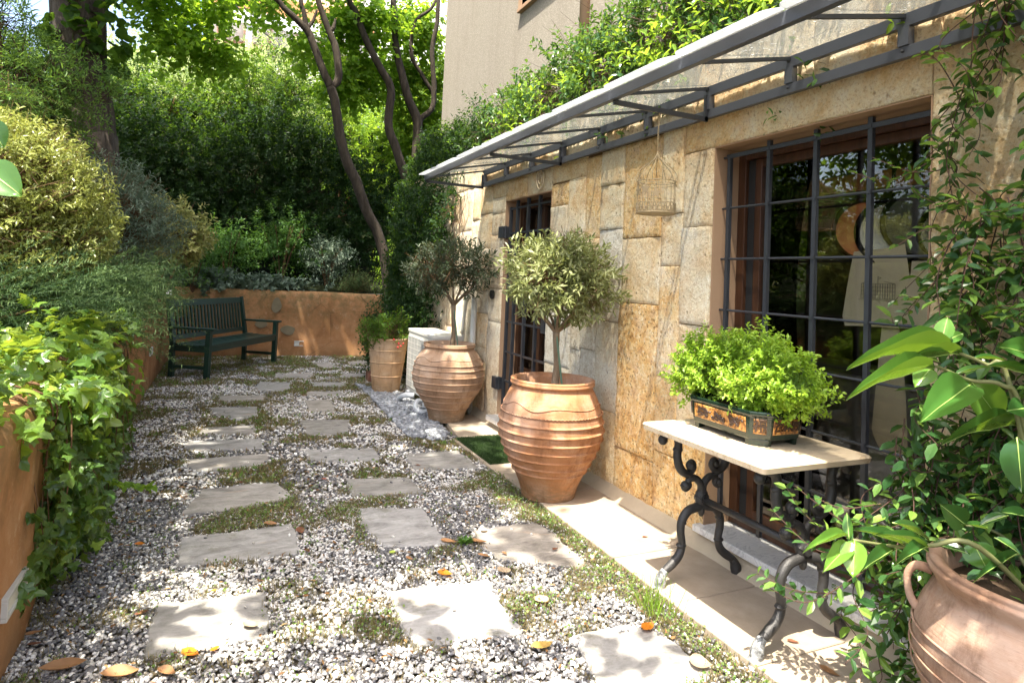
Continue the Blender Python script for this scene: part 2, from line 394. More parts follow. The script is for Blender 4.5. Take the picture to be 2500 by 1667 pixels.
def m_plaster():
    t = NT('ochre_plaster'); n1 = t.noise(2.2, 6, .7, None, .6); n2 = t.noise(8, 6, .7)
    c = t.ramp(n1, [(.28, (.20, .095, .04)), (.5, (.36, .18, .08)), (.72, (.44, .25, .13))])
    z = t.n('ShaderNodeSeparateXYZ'); t.l(t.co(), z.inputs[0])
    mask = t.math('MULTIPLY', t.ramp(z.outputs[2], [(.35, 0.0), (1.0, 1.0)]), t.ramp(n2, [(.38, 0.0), (.62, 1.0)]))
    c = t.mix(t.math('MULTIPLY', mask, .85), c, (.11, .095, .04))
    low = t.math('MULTIPLY', t.ramp(z.outputs[2], [(.0, 1.0), (.22, 0.0)]), t.ramp(n2, [(.3, 0.2), (.6, 1.0)]))
    c = t.mix(t.math('MULTIPLY', low, .6), c, (.16, .11, .06))
    c = t.mix(t.ramp(t.noise(3.2, 4, .6, t.co((2, 2, .7))), [(.6, 0.0), (.75, .5)]), c, (.16, .12, .06))
    cr_ = t.math('MULTIPLY', t.ramp(t.vor(1.3, t.co((1, 1, 1.3)), 'DISTANCE_TO_EDGE', 'Distance'), [(.0, 1.0), (.006, 0.0)]), t.ramp(t.noise(1.7, 3), [(.5, 0.0), (.58, .8)])); c = t.mix(cr_, c, (.07, .04, .02))
    c = t.mix(t.ramp(t.noise(14, 6, .8), [(.56, 0.0), (.7, .35)]), c, (.62, .46, .32))
    return t.done(t.pbr(c, .9, 0, .15, t.bump(t.noise(30, 6), .3, .01)))
M['plaster'] = m_plaster()
def m_stone():
    t = NT('cream_and_rust_cladding_stone'); rn = t.attr('rnd'); orr = t.attr('ora'); wht = t.attr('wht')
    v = t.co(); n1 = t.noise(5, 9, .78, v, .3); n2 = t.noise(17, 8, .78, v); n3 = t.noise(1.7, 4, .6, v, .5)
    cream = t.ramp(n1, [(.30, (.70, .46, .19)), (.41, (.90, .71, .42)), (.52, (.94, .84, .60)), (.66, (.94, .90, .78))])
    rust = t.ramp(n2, [(.34, (.42, .16, .035)), (.46, (.80, .44, .13)), (.60, (.92, .68, .32))])
    pale = t.ramp(n2, [(.32, (.48, .41, .31)), (.5, (.76, .72, .63)), (.7, (.88, .86, .80))])
    f = t.ramp(t.math('ADD', n3, t.math('MULTIPLY', n2, .35)), [(.62, 0.0), (.76, 1.0)])
    c = t.mix(t.math('MULTIPLY', f, .75), cream, rust)
    c = t.mix(t.math('MULTIPLY', orr, t.ramp(n1, [(.3, 1.0), (.7, .55)])), c, rust)
    c = t.mix(t.math('MULTIPLY', wht, .85), c, pale)
    t2 = t.ramp(rn, [(0, .90), (1, 1.0)])
    c = t.mix(1.0, c, t2, 'MULTIPLY')
    # small dark pits and seams
    pv = t.co((1, 1, 1)); pit = t.ramp(t.vor(26, t.co((1, 1, .7))), [(.0, 1.0), (.22, 0.0)]); pit = t.math('MULTIPLY', pit, t.ramp(t.noise(4, 4, .6), [(.45, 0.0), (.55, 1.0)])); pit = t.math('MAXIMUM', pit, t.math('MULTIPLY', orr, t.ramp(t.vor(48, t.co((1, 1, .8))), [(.12, .9), (.30, 0.0)])))
    seam = t.ramp(t.vor(5, None, 'DISTANCE_TO_EDGE', 'Distance'), [(.0, 1.0), (.012, 0.0)]); seam = t.math('MULTIPLY', seam, .22)
    c = t.mix(t.math('MULTIPLY', pit, .8), c, (.24, .13, .05)); c = t.mix(seam, c, (.3, .2, .1))
    gr_ = t.noise(70, 5, .8, v); c = t.mix(t.ramp(gr_, [(.38, .6), (.49, 0.0)]), c, (.46, .28, .12)); c = t.mix(t.ramp(t.noise(34, 6, .8, v), [(.54, 0.0), (.66, .5)]), c, (.92, .87, .74)); h = t.math('ADD', t.math('MULTIPLY', n2, 1.0), t.math('MULTIPLY', gr_, .9))
    h = t.math('SUBTRACT', h, t.math('MULTIPLY', pit, .9))
    return t.done(t.pbr(c, .88, 0, .2, t.bump(h, .9, .020)))
M['stone'] = m_stone()
M['mortar'] = simple('grey_mortar', (.20, .13, .07), .95, 0, .3, 20, .5, .1)
M['render_tan'] = simple('tan_render', (.36, .235, .15), .9, 0, .12, 6, .15, .15)
M['fillet'] = simple('cement_fillet', (.44, .37, .27), .9, 0, .2, 9, .5, .15)
def m_stucco():
    t = NT('pebbledash_stucco'); vd = t.vor(60); n = t.noise(1.2, 4)
    c = t.ramp(vd, [(.1, (.42, .38, .32)), (.55, (.27, .24, .195))])
    c = t.mix(t.math('MULTIPLY', n, .3), c, (.36, .33, .29))
    c = t.mix(t.ramp(t.noise(1.1, 7, .7, t.co((2.5, 2.5, .5)), .6), [(.48, 0.0), (.7, .3)]), c, (.17, .14, .11)); c = t.mix(t.ramp(t.noise(90, 3, .7), [(.40, .35), (.5, 0.0)]), c, (.16, .13, .10))
    return t.done(t.pbr(c, .9, 0, .2, t.bump(vd, -1.0, .02)))
M['stucco'] = m_stucco()
M['iron'] = simple('dark_grey_painted_iron', (.030, .033, .040), .42, .0, .15, 10, .12, .5)
M['iron_canopy'] = simple('blue_grey_painted_steel', (.075, .082, .10), .38, .0, .18, 6, .1, .5)
M['castiron'] = simple('weathered_cast_iron', (.045, .043, .042), .5, .35, .4, 25, .5, .5)
def m_foot():
    t = NT('worn_cast_iron'); n = t.noise(26, 5, .7)
    c = t.ramp(n, [(.4, (.06, .06, .06)), (.55, (.30, .31, .31)), (.7, (.5, .5, .48))])
    return t.done(t.pbr(c, .7, .1, .4, t.bump(n, .5, .01)))
M['foot'] = m_foot()
def m_marble(name='veined_marble', a=(.46, .36, .24), b=(.54, .45, .33), v=(.36, .26, .16)):
    t = NT(name); n = t.noise(2.5, 7, .65, t.co((1, 2.5, 1)), 2.2)
    c = t.ramp(n, [(.35, a), (.5, b), (.53, v), (.56, b), (.8, a)])
    c = t.mix(t.math('MULTIPLY', t.noise(9, 5), .3), c, a)
    return t.done(t.pbr(c, .42, 0, .5, t.bump(t.noise(40, 3), .08, .003)))
M['marble'] = m_marble(); M['sill'] = m_marble('grey_marble', (.55, .54, .52), (.66, .66, .65), (.40, .40, .41))
def m_wood(name, a, b, rough=.4, sc=(1, 1, .08)):
    t = NT(name); n = t.noise(28, 5, .65, t.co(sc), 1.0)
    return t.done(t.pbr(t.ramp(n, [(.3, a), (.7, b)]), rough, 0, .4, t.bump(n, .15, .004)))
M['wood'] = m_wood('varnished_brown_wood', (.035, .014, .007), (.08, .034, .016))
M['green_wood'] = m_wood('dark_green_painted_wood', (.006, .022, .016), (.013, .040, .028), .35, (1, 1, 1))
def m_glass(tint=(.93, .92, .88), rough=0.0, f=1.5, base=.0):
    t = NT('window_glass'); fr = t.n('ShaderNodeFresnel'); fr.inputs[0].default_value = f
    tr = t.n('ShaderNodeBsdfTransparent'); tr.inputs[0].default_value = (*tint, 1)
    gl = t.n('ShaderNodeBsdfGlossy'); gl.inputs['Roughness'].default_value = rough
    m = t.n('ShaderNodeMixShader'); t.l(t.math('ADD', t.math('MULTIPLY', fr.outputs[0], 1.05), base, True), m.inputs[0])
    t.l(tr.outputs[0], m.inputs[1]); t.l(gl.outputs[0], m.inputs[2]); return t.done(m.outputs[0])
M['glass'] = m_glass()
def m_frost(name, tl, op, col, sun_spots=False):
    t = NT(name); n = t.noise(7, 6, .7); d = t.ramp(t.noise(1.5, 6, .7, t.co((1, 3, 1)), .7), [(.35, .75), (.7, 1.0)])
    c = t.mix(1.0, col, d, 'MULTIPLY')
    tr = t.n('ShaderNodeBsdfTranslucent'); t.l(c, tr.inputs[0])
    p = t.pbr(c, .25, 0, .5)
    m = t.n('ShaderNodeMixShader'); m.inputs[0].default_value = tl; t.l(p, m.inputs[1]); t.l(tr.outputs[0], m.inputs[2])
    if sun_spots:
        sp = t.math('MULTIPLY', t.ramp(t.noise(26, 3, .6, t.co((1, 1.6, 1)), 1.0), [(.65, 0.0), (.70, 1.0)]), t.ramp(t.noise(2.2, 3), [(.45, 0.0), (.6, 1.0)])); t.l(t.math('ADD', sp, tl, True), m.inputs[0]); c2 = t.mix(sp, c, (.9, .9, .88)); t.l(c2, tr.inputs[0])  # painted bright spots standing for sun sparkling through the sheet
    q = t.n('ShaderNodeBsdfTransparent'); q.inputs[0].default_value = (.97, .97, .95, 1)
    m2 = t.n('ShaderNodeMixShader'); m2.inputs[0].default_value = op; t.l(m.outputs[0], m2.inputs[1]); t.l(q.outputs[0], m2.inputs[2])
    return t.done(m2.outputs[0])
M['frost'] = m_frost('dirty_translucent_glass', .34, .50, (.22, .23, .225), True)
M['frost_edge'] = m_frost('pale_glass_edge', .5, .02, (.80, .82, .84))  # overhanging lip of the same glass, with the sun's glow put into its colour
M['plastic'] = simple('off_white_plastic', (.62, .60, .54), .45, 0, .08, 3, .03)
M['acgrill'] = simple('grey_grille', (.46, .46, .43), .5, 0, .1, 6, .05)
M['red'] = simple('red_enamel', (.6, .03, .03), .4); M['darktxt'] = simple('dark_print', (.05, .05, .05), .5)
M['cagew'] = simple('cream_and_rust_wire', (.34, .26, .15), .6, .1, .5, 30, .2)
M['bark'] = barkmat('smooth_grey_brown_bark', (.020, .016, .012), (.070, .056, .042))
M['bark_big'] = barkmat('rough_grey_bark', (.018, .013, .010), (.13, .105, .085), 16)
M['bark_olive'] = barkmat('olive_bark', (.16, .11, .065), (.33, .25, .17), 25)
M['twig'] = simple('brown_twigs', (.13, .075, .04), .9, 0, .4, 20, .3, .2)
M['twig2'] = simple('dark_twigs', (.045, .03, .018), .9, 0, .4, 20, .3, .1)
M['vine'] = simple('dark_vine_stem', (.075, .04, .028), .8, 0, .3, 20, .3, .3)
M['greenstake'] = simple('green_cane', (.12, .20, .13), .6, 0, .15, 30, .1)
M['black'] = simple('black_void', (.012, .012, .012), .6)
M['white_pvc'] = simple('white_pipe', (.6, .62, .64), .4, 0, .08)
# foliage
M['L_ivy'] = leafmat('ivy_leaf', [(.025, .07, .016), (.07, .16, .025), (.18, .30, .045), (.46, .58, .11)], (.70, .84, .05), .38, .30, .5)  # ivy leaves on top, sunlight mixed into their colour
M['L_ivyd'] = leafmat('deep_ivy_leaf', [(.018, .05, .014), (.04, .10, .022), (.09, .18, .035), (.30, .44, .07)], (.5, .7, .05), .35, .3, .5)  # hanging ivy leaves, shade mixed into the same leaf's colour
M['L_pale'] = leafmat('hazy_pale_leaf', [(.26, .34, .14), (.38, .46, .20), (.50, .58, .30)], (.75, .88, .3), .5, .6, .2)  # glow of distant haze put into the leaf colour
M['L_dark'] = leafmat('evergreen_leaf', [(.006, .018, .006), (.015, .040, .010), (.038, .085, .022)], (.20, .40, .04), .25, .55, .2)
M['L_mid'] = leafmat('hedge_leaf', [(.010, .032, .006), (.034, .085, .013), (.11, .21, .03)], (.42, .68, .04), .42, .55, .2)
M['L_bright'] = leafmat('bright_leaf', [(.10, .20, .03), (.18, .32, .04), (.30, .46, .06)], (.66, .88, .05), .55, .5, .25)
M['L_yewg'] = leafmat('feathery_leaf', [(.03, .08, .02), (.09, .18, .04), (.17, .29, .06)], (.4, .62, .06), .4, .5, .25)
M['L_judas'] = leafmat('heart_leaf', [(.10, .20, .03), (.17, .31, .035), (.26, .42, .05)], (.62, .88, .04), .62, .5, .2)
M['L_jas'] = leafmat('glossy_creeper_leaf', [(.015, .05, .016), (.035, .095, .03), (.07, .15, .045), (.22, .36, .06)], (.40, .65, .05), .28, .24)
M['L_olive'] = leafmat('olive_leaf', [(.11, .135, .05), (.25, .28, .11), (.50, .52, .27)], (.50, .55, .12), .30, .38)  # sunlit copy of the olive leaf, brightness of the sun mixed into its colour
M['L_oliveshade'] = leafmat('dark_olive_leaf', [(.025, .04, .018), (.055, .08, .04), (.15, .18, .11)], (.3, .35, .12), .2, .45)  # shaded copy of the olive leaf, shade mixed into its colour
M['L_pitto'] = leafmat('yellow_green_leaf', [(.12, .15, .03), (.30, .34, .08), (.56, .60, .20)], (.66, .68, .12), .30, .30, .5)
M['L_grey'] = leafmat('grey_green_leaf', [(.06, .095, .06), (.12, .17, .11), (.24, .30, .22)], (.2, .3, .15), .2, .5)
M['L_varieg'] = leafmat('cream_edged_leaf', [(.10, .14, .03), (.36, .36, .10), (.62, .58, .24)], (.6, .6, .2), .25, .4)
M['L_rose'] = leafmat('rosemary_needle', [(.016, .034, .013), (.036, .078, .024), (.17, .25, .09)], (.25, .40, .08), .2, .6, .2)
M['L_nand'] = leafmat('nandina_leaf', [(.03, .085, .02), (.07, .17, .03), (.13, .26, .05)], (.30, .55, .05), .35, .45)
M['L_basil'] = leafmat('basil_leaf', [(.14, .26, .02), (.28, .45, .04), (.48, .66, .13)], (.66, .88, .05), .42, .42)
M['L_mag'] = leafmat('thick_glossy_leaf', [(.02, .07, .018), (.05, .14, .025), (.14, .28, .04)], (.42, .62, .03), .25, .2, .5)
M['L_yew'] = leafmat('soft_conifer_needle', [(.05, .13, .03), (.12, .25, .04), (.28, .45, .06)], (.4, .6, .06), .3, .5)
M['grass'] = leafmat('dry_green_grass', [(.09, .095, .03), (.21, .165, .07), (.38, .27, .13)], (.3, .35, .08), .3, .6)
M['weed'] = leafmat('small_weed_leaf', [(.07, .15, .03), (.14, .23, .05), (.30, .32, .12)], (.4, .5, .08), .3, .5)
M['mat_grass'] = leafmat('plastic_turf', [(.02, .045, .012), (.035, .068, .018), (.055, .095, .026)], (.1, .3, .03), .15, .5)

# ================================================================== ground
X_W, X_P = 2.40, 1.865              # stone wall face, pavement edge
def gauss_noise(x, y, s, seed=0):
    return np.array([mnoise.noise(Vector((a*s, b*s, seed))) for a, b in zip(x, y)])
mb = MB(); mb.add([(-60, -12, -.012), (60, -12, -.012), (60, 90, -.012), (-60, 90, -.012)], [(0, 1, 2, 3)])
tag(mb.build('ground', M['ground']), kind='structure')
def garden_h(x, y):
    # planted beds: left bed behind the low wall, far bed rising behind the back wall
    z = .84+.05*max(0, -x-.7)
    if y > 9: z += min(1, (y-9)/1.9)*.18
    if y > 11: z += min(y-11, 6)*.16
    if y > 13.6: z += min(y-13.6, 2.5)*1.1
    return z+.05*mnoise.noise(Vector((x*1.5, y*1.5, 0)))
def bed(name, xs, ys, cond=None):
    V = []; F = []
    for y in ys:
        for x in xs: V.append((x, y, garden_h(x, y)))
    nx = len(xs)
    for j in range(len(ys)-1):
        for i in range(nx-1): F.append((j*nx+i, j*nx+i+1, (j+1)*nx+i+1, (j+1)*nx+i))
    return tag(npmesh(name, V, F, M['bank' if name == 'soil_bank' else 'soil'], None, {'rnd': np.zeros(len(F))}, True), kind='structure')
bed('soil_bed', np.linspace(-12, -.80, 40), np.linspace(.8, 11.0, 50))
M['bank'] = simple('shaded_bank', (.014, .018, .008), .95, 0, .5, 14, .8, .05)  # even dark leafy tone of the far bank
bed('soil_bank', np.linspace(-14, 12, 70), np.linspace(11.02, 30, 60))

# stepping stones (corners measured on the photo, laid on the ground)
def zc(pts, ox, oy, k=2.61375): return [(ox+x/k, oy+y/k) for x, y in pts]
ST = [
 ('narrow grey slab, seventh of the left row from the front', zc([(1172, 1505), (1675, 1490), (1680, 1555), (1170, 1568)], 0, 500)),
 ('long thin grey slab with slanting grain, fourth of the left row from the front', zc([(1195, 140), (1718, 100), (1725, 170), (1350, 222), (1195, 205)], 0, 1067)),
 ('pointed trapezoid grey slab in the left row, third from the front', zc([(1155, 495), (1290, 330), (1640, 290), (1780, 290), (1870, 385), (1560, 450), (1380, 465)], 0, 1067)),
 ('wide brownish slab with diagonal grain in the left row, second from the front', zc([(1112, 825), (1155, 640), (1870, 552), (1890, 600), (1915, 740), (1640, 770)], 0, 1067)),
 ('pale square slab crossed by a leafy shadow at the front of the left row', zc([(1000, 1060), (1690, 985), (1730, 1265), (1330, 1325), (905, 1415)], 0, 1067)),
 ('thin pale slab in the middle row, level with the artificial grass mat', zc([(370, 80), (820, 65), (860, 130), (840, 155), (410, 150)], 600, 1067)),
 ('grey slab touching the pavement in front of the artificial grass mat', zc([(1020, 105), (1350, 82), (1490, 190), (1070, 205)], 600, 1067)),
 ('pale blue slab with a rust streak in the middle row', zc([(630, 265), (1040, 255), (1140, 355), (680, 370)], 600, 1067)),
 ('broad grey slab in the middle row with long dry leaves at its corner', zc([(720, 450), (1130, 450), (1270, 640), (1330, 680), (1000, 692), (880, 690), (740, 555)], 600, 1067)),
 ('rounded grey slab beside the pavement, half in shade', zc([(-120, 600), (60, 560), (290, 545), (370, 585), (450, 660), (540, 740), (638, 838), (300, 800), (60, 775), (-60, 700)], 1200, 1067)),
 ('brilliant white sunlit slab at the front of the middle row', zc([(895, 975), (1550, 905), (1610, 1030), (1770, 1235), (1100, 1325), (1020, 1250)], 600, 1067)),
 ('pale rough slab at the bottom of the right row beside the weeds', zc([(540, 1250), (870, 1190), (1050, 1230), (1160, 1290), (1400, 1480), (1330, 1560), (700, 1640), (600, 1400)], 1200, 1067)),
 ('slab cut by the bottom edge of the photo in the middle row', zc([(230, 1600), (340, 1545), (480, 1532), (600, 1590), (600, 1750), (230, 1750)], 1200, 1067)),
 ('small slab nearest the bench', zc([(1755, 1075), (2010, 1072), (1985, 1110), (1745, 1105)], 0, 500)),
 ('small slanted slab in the left row, second after the bench', zc([(1610, 1175), (1660, 1128), (1860, 1132), (1855, 1180), (1720, 1195)], 0, 500)),
 ('thin strip slab in the left row in front of the bench', zc([(1395, 1215), (1695, 1215), (1685, 1250), (1395, 1250)], 0, 500)),
 ('five sided grey slab in the left row behind two dry leaves', zc([(1335, 1290), (1645, 1288), (1640, 1345), (1510, 1380), (1340, 1310)], 0, 500)),
 ('thin slab with a dry leaf at its left end in the left row', zc([(1300, 1420), (1630, 1402), (1620, 1455), (1260, 1465)], 0, 500)),
 ('farthest left slab near the back wall', zc([(400, 1000), (520, 1005), (615, 1040), (500, 1045)], 600, 500)),
 ('farthest right slab beside the small brick', zc([(650, 1000), (760, 993), (820, 1020), (660, 1025)], 600, 500)),
 ('thin slab just left of the small brick', zc([(590, 1105), (620, 1075), (770, 1075), (770, 1100)], 600, 500)),
 ('thin slab in the right row between two grassy strips', zc([(410, 1130), (640, 1130), (640, 1160), (430, 1160)], 600, 500)),
 ('very thin slab with a dry leaf at its left end in the right row', zc([(400, 1190), (610, 1188), (620, 1215), (380, 1215)], 600, 500)),
 ('small square slab in the right row', zc([(375, 1245), (545, 1240), (580, 1320), (400, 1312)], 600, 500)),
 ('wedge shaped grey slab in the right row', zc([(345, 1370), (665, 1368), (650, 1460), (395, 1475)], 600, 500)),
]
POLY = []
for i, (lb, pts) in enumerate(ST):
    top = .008+random.uniform(0, .006); far = pts[0][1] < 1100
    g = ccw([G(x, y, top)[:2] for x, y in pts]); POLY.append(g)
    rp = rough_poly(g, .035, .011, i)
    mb = MB().prism(rp, -.02, top, bev=.007)
    o = mb.build('stepping_stone', M['slate'])
    tag(o, lb, 'stepping stone', 'slate stepping stones laid in the gravel')

# pavement along the house, doorstep landing
mbp = MB(); ys = [-.6, -.1, .37, .84, 1.32, 1.80, 2.28, 2.755, 3.23, 3.71, 4.18]
for a, b in zip(ys[:-1], ys[1:]):
    mbp.prism([(X_P, a+.004), (2.345, a+.004), (2.345, b-.004), (X_P, b-.004)], -.03, .022+random.uniform(-.001, .001), bev=.004)
mbp.prism([(1.84, 4.185), (2.345, 4.185), (2.345, 5.16), (1.84, 5.16)], -.03, .022, bev=.004)
mbp.prism([(1.90, 5.166), (2.345, 5.166), (2.345, 6.05), (2.02, 6.05)], -.03, .024, bev=.004)
tag(mbp.build('pavement', M['pave']), kind='structure')
mb = MB(); yy = np.linspace(-.6, 6.3, 120); V = []
for y in yy:
    q = .006*mnoise.noise(Vector((0, y*6, 0)))
    V += [(2.335+q*2, y, .015), (2.350+q*2, y, .031+q), (2.375, y, .048+q), (2.403, y, .085+q)]
mb.add(V, [(i*4+j, i*4+j+1, i*4+j+5, i*4+j+4) for i in range(119) for j in range(3)])
tag(mb.build('pavement_fillet', M['fillet'], smooth=True), kind='structure')

# gravel: real pebbles, scattered where the ground is not grass or slab
def ico():
    t = (1+5**.5)/2
    v = np.array([(-1, t, 0), (1, t, 0), (-1, -t, 0), (1, -t, 0), (0, -1, t), (0, 1, t), (0, -1, -t), (0, 1, -t), (t, 0, -1), (t, 0, 1), (-t, 0, -1), (-t, 0, 1)], float)
    v /= np.linalg.norm(v[0])
    f = [(0, 11, 5), (0, 5, 1), (0, 1, 7), (0, 7, 10), (0, 10, 11), (1, 5, 9), (5, 11, 4), (11, 10, 2), (10, 7, 6), (7, 1, 8), (3, 9, 4), (3, 4, 2), (3, 2, 6), (3, 6, 8), (3, 8, 9), (4, 9, 5), (2, 4, 11), (6, 2, 10), (8, 6, 7), (9, 8, 1)]
    return v, np.array(f)
def pebbles(name, x, y, size, mat, label, z0=0, flat=.62, seed=1, parent=None, cat='gravel', rnd=None):
    rs = np.random.RandomState(seed); n = len(x); v, f = ico()
    s = size*(.65+.7*rs.rand(n)); sx = s*(.85+.45*rs.rand(n)); sy = s*(.7+.35*rs.rand(n)); sz = s*flat*(.8+.4*rs.rand(n))
    a = rs.rand(n)*6.283; ca, sa = np.cos(a), np.sin(a)
    J = 1+.22*(rs.rand(n, 12)-.5)
    v3 = v[None]*J[..., None]
    X = v3[..., 0]*sx[:, None]; Y = v3[..., 1]*sy[:, None]; Z = v3[..., 2]*sz[:, None]
    tx, ty = rs.randn(n)*.25, rs.randn(n)*.25
    Z2 = Z+X*tx[:, None]+Y*ty[:, None]
    V = np.stack([X*ca[:, None]-Y*sa[:, None]+x[:, None], X*sa[:, None]+Y*ca[:, None]+y[:, None], Z2+z0+(sz*(.15+.6*rs.rand(n)))[:, None]], 2)
    F = (f[None]+np.arange(n)[:, None, None]*12).reshape(-1, 3)
    if rnd is None: rnd = rs.rand(n)
    o = npmesh(name, V.reshape(-1, 3), F, mat, parent, {'rnd': np.repeat(rnd, 20)}, True)
    return tag(o, label, cat, None, 'stuff')
LW = [(-.60, .6), (-.60, 2.9), (-.645, 3.3), (-.70, 4.6), (-.715, 7.2), (-.70, 9.0), (-.69, 10.86)]   # foot of the left wall
def lwx(y): return np.interp(y, [p[1] for p in LW], [p[0] for p in LW])
GB = ccw([G(x, y)[:2] for x, y in zc([(700, 1150), (850, 1195), (1010, 1215), (1130, 1300), (1290, 1470), (1255, 1515), (1050, 1495), (930, 1380), (800, 1230)], 600, 500)])
def scat(n, y0, y1, rs, sh=1.0):
    y = y0+(y1-y0)*rs.rand(n); x = -.72+(2.35+.72)*rs.rand(n)
    edge = np.where(y < 5.2, X_P-.005, np.where(y < 6.1, X_P+.05, 2.38))
    m = (x > lwx(y)) & (x < edge)
    x, y = x[m], y[m]
    for p in POLY:
        c = np.mean(np.array(p), 0); k = ~inpoly(x, y, [tuple(c+(np.array(q)-c)*sh) for q in p]); x, y = x[k], y[k]
    return x, y
def grassiness(x, y):   # 0 gravel .. 1 grass
    g = .5+.9*gauss_noise(x, y, 1.7, 3)+.55*gauss_noise(x, y, 4.6, 8)
    g = g+.75*np.exp(-((X_P-.09-x)/.10)**2)*(y < 4.3)              # weedy strip along the pavement
    g = g+.32*np.clip((y-5)/5, 0, 1)-.05
    g = g+.30*np.exp(-((x-lwx(y))/.12)**2)*(y > 5)
    for p in POLY:      # grass likes the slab edges
        c = np.mean(np.array(p), 0); r = np.abs(np.array(p)-c).max(0)
        d = np.sqrt(((x-c[0])/r[0])**2+((y-c[1])/r[1])**2); g = g+.22*np.exp(-((d-1.1)/.22)**2)
    return g
rs = np.random.RandomState(11)
def layer(n, y0, y1, size, seed, thr=.80):
    x, y = scat(n, y0, y1, rs, .97); g = grassiness(x, y)
    keep = rs.rand(len(x)) > np.clip((g-.50)*1.4, .05, .60)
    x, y = x[keep], y[keep]; k = ~inpoly(x, y, GB); x, y = x[k], y[k]
    wn = .44+.5*gauss_noise(x, y, 1.1, 21)+.25*np.clip((y-3.5)/3, 0, 1)
    rn = np.where(rs.rand(len(x)) < np.clip(wn, .20, .70), .5+.5*rs.rand(len(x)), .48*rs.rand(len(x)))
    return pebbles('gravel', x, y, size, M['pebble'], 'white and grey pebbles between the slate slabs, ' + ('near the camera' if y0 < 3 else 'towards the back wall'), 0, .62, seed, rnd=rn)
layer(80000, 1.2, 4.2, .0076, 1)
layer(5000, 1.2, 4.2, .0112, 8)
layer(60000, 4.2, 10.95, .0115, 2)
rl = np.random.RandomState(44); lx = []; ly = []
for p in POLY:
    c = np.mean(np.array(p), 0)
    for _ in range(5):
        q = np.array(p[rl.randint(len(p))]); q2 = np.array(p[rl.randint(len(p))]); f_ = rl.rand(); e_ = q*f_+q2*(1-f_); e_ = c+(e_-c)*rl.uniform(.75, 1.0); lx.append(e_[0]); ly.append(e_[1])
pebbles('loose_pebbles', np.array(lx), np.array(ly), .0085, M['pebble'], 'a few loose pebbles lying on the edges of the slate slabs', .011, .6, 12)
x = np.random.RandomState(5).uniform(min(p[0] for p in GB), max(p[0] for p in GB), 4200); y = np.random.RandomState(6).uniform(min(p[1] for p in GB), max(p[1] for p in GB), 4200)
k = inpoly(x, y, GB); pebbles('beach_pebbles', x[k], y[k], .024, M['bpebble'], 'smooth blue grey pebbles heaped by the buff pot and air conditioner', .012, .6, 7, cat='pebbles')

# grass tufts and small weeds
def grass(name, n, y0, y1, h, wd, thr, mat, label, seed, tm='needle', leafy=False):
    rs = np.random.RandomState(seed); x, y = scat(n, y0, y1, rs); g = grassiness(x, y)
    k = rs.rand(len(x)) < np.clip((g-thr)*1.6, .035, .62); x, y = x[k], y[k]
    m = 5 if not leafy else 5
    P = np.repeat(np.stack([x, y, np.full(len(x), .004)], 1), m, 0); c = len(P)
    P[:, :2] += rs.randn(c, 2)*(.012 if not leafy else .016)
    D = rs.randn(c, 3)*(.6 if not leafy else 1.0); D[:, 2] = np.abs(D[:, 2])+(.7 if not leafy else .15)
    if leafy: P[:, 2] += rs.rand(c)*.022
    N = rs.randn(c, 3)+(np.array([0, 0, 2.0]) if leafy else 0)
    sc = .5+rs.rand(c)
    o = leaves(name, P, D, N, h*sc, wd*sc, tm, mat, None, np.clip(np.repeat(rs.rand(len(x)), m)*.6+rs.rand(c)*.4, 0, 1))
    return tag(o, label, 'grass', None, 'stuff')
grass('grass', 60000, 1.2, 4.4, .020, .0022, .46, M['grass'], 'thin dry grass tufts between the front slabs', 3)
grass('grass', 60000, 4.4, 10.9, .022, .0045, .50, M['grass'], 'green and dry grass tufts between the far slabs', 4)
grass('weeds', 22000, 1.2, 4.6, .011, .009, .62, M['weed'], 'tiny round leaved weeds in a strip along the pavement edge', 5, 'dia', True)
grass('weeds', 9000, 4.6, 10.9, .018, .015, .66, M['weed'], 'low green weeds near the back wall and brick', 6, 'dia', True)

rs = np.random.RandomState(90); x, y = scat(3400, 1.3, 10.5, rs); n = len(x); P = np.stack([x, y, .014+.012*rs.rand(n)], 1); D = rs.randn(n, 3); D[:, 2] *= .15
tag(leaves('leaf_litter', P, D, np.array([0, 0, 1.0])+rs.randn(n, 3)*.35, .018+.016*rs.rand(n), .007+.004*rs.rand(n), 'oval', leafmat('dry_litter', [(.10, .05, .02), (.28, .14, .05), (.42, .28, .12)], (.4, .25, .1), .15, .7), None, rs.rand(n)), 'small crumbs of dry brown leaves among the pebbles', 'leaf litter', None, 'stuff')
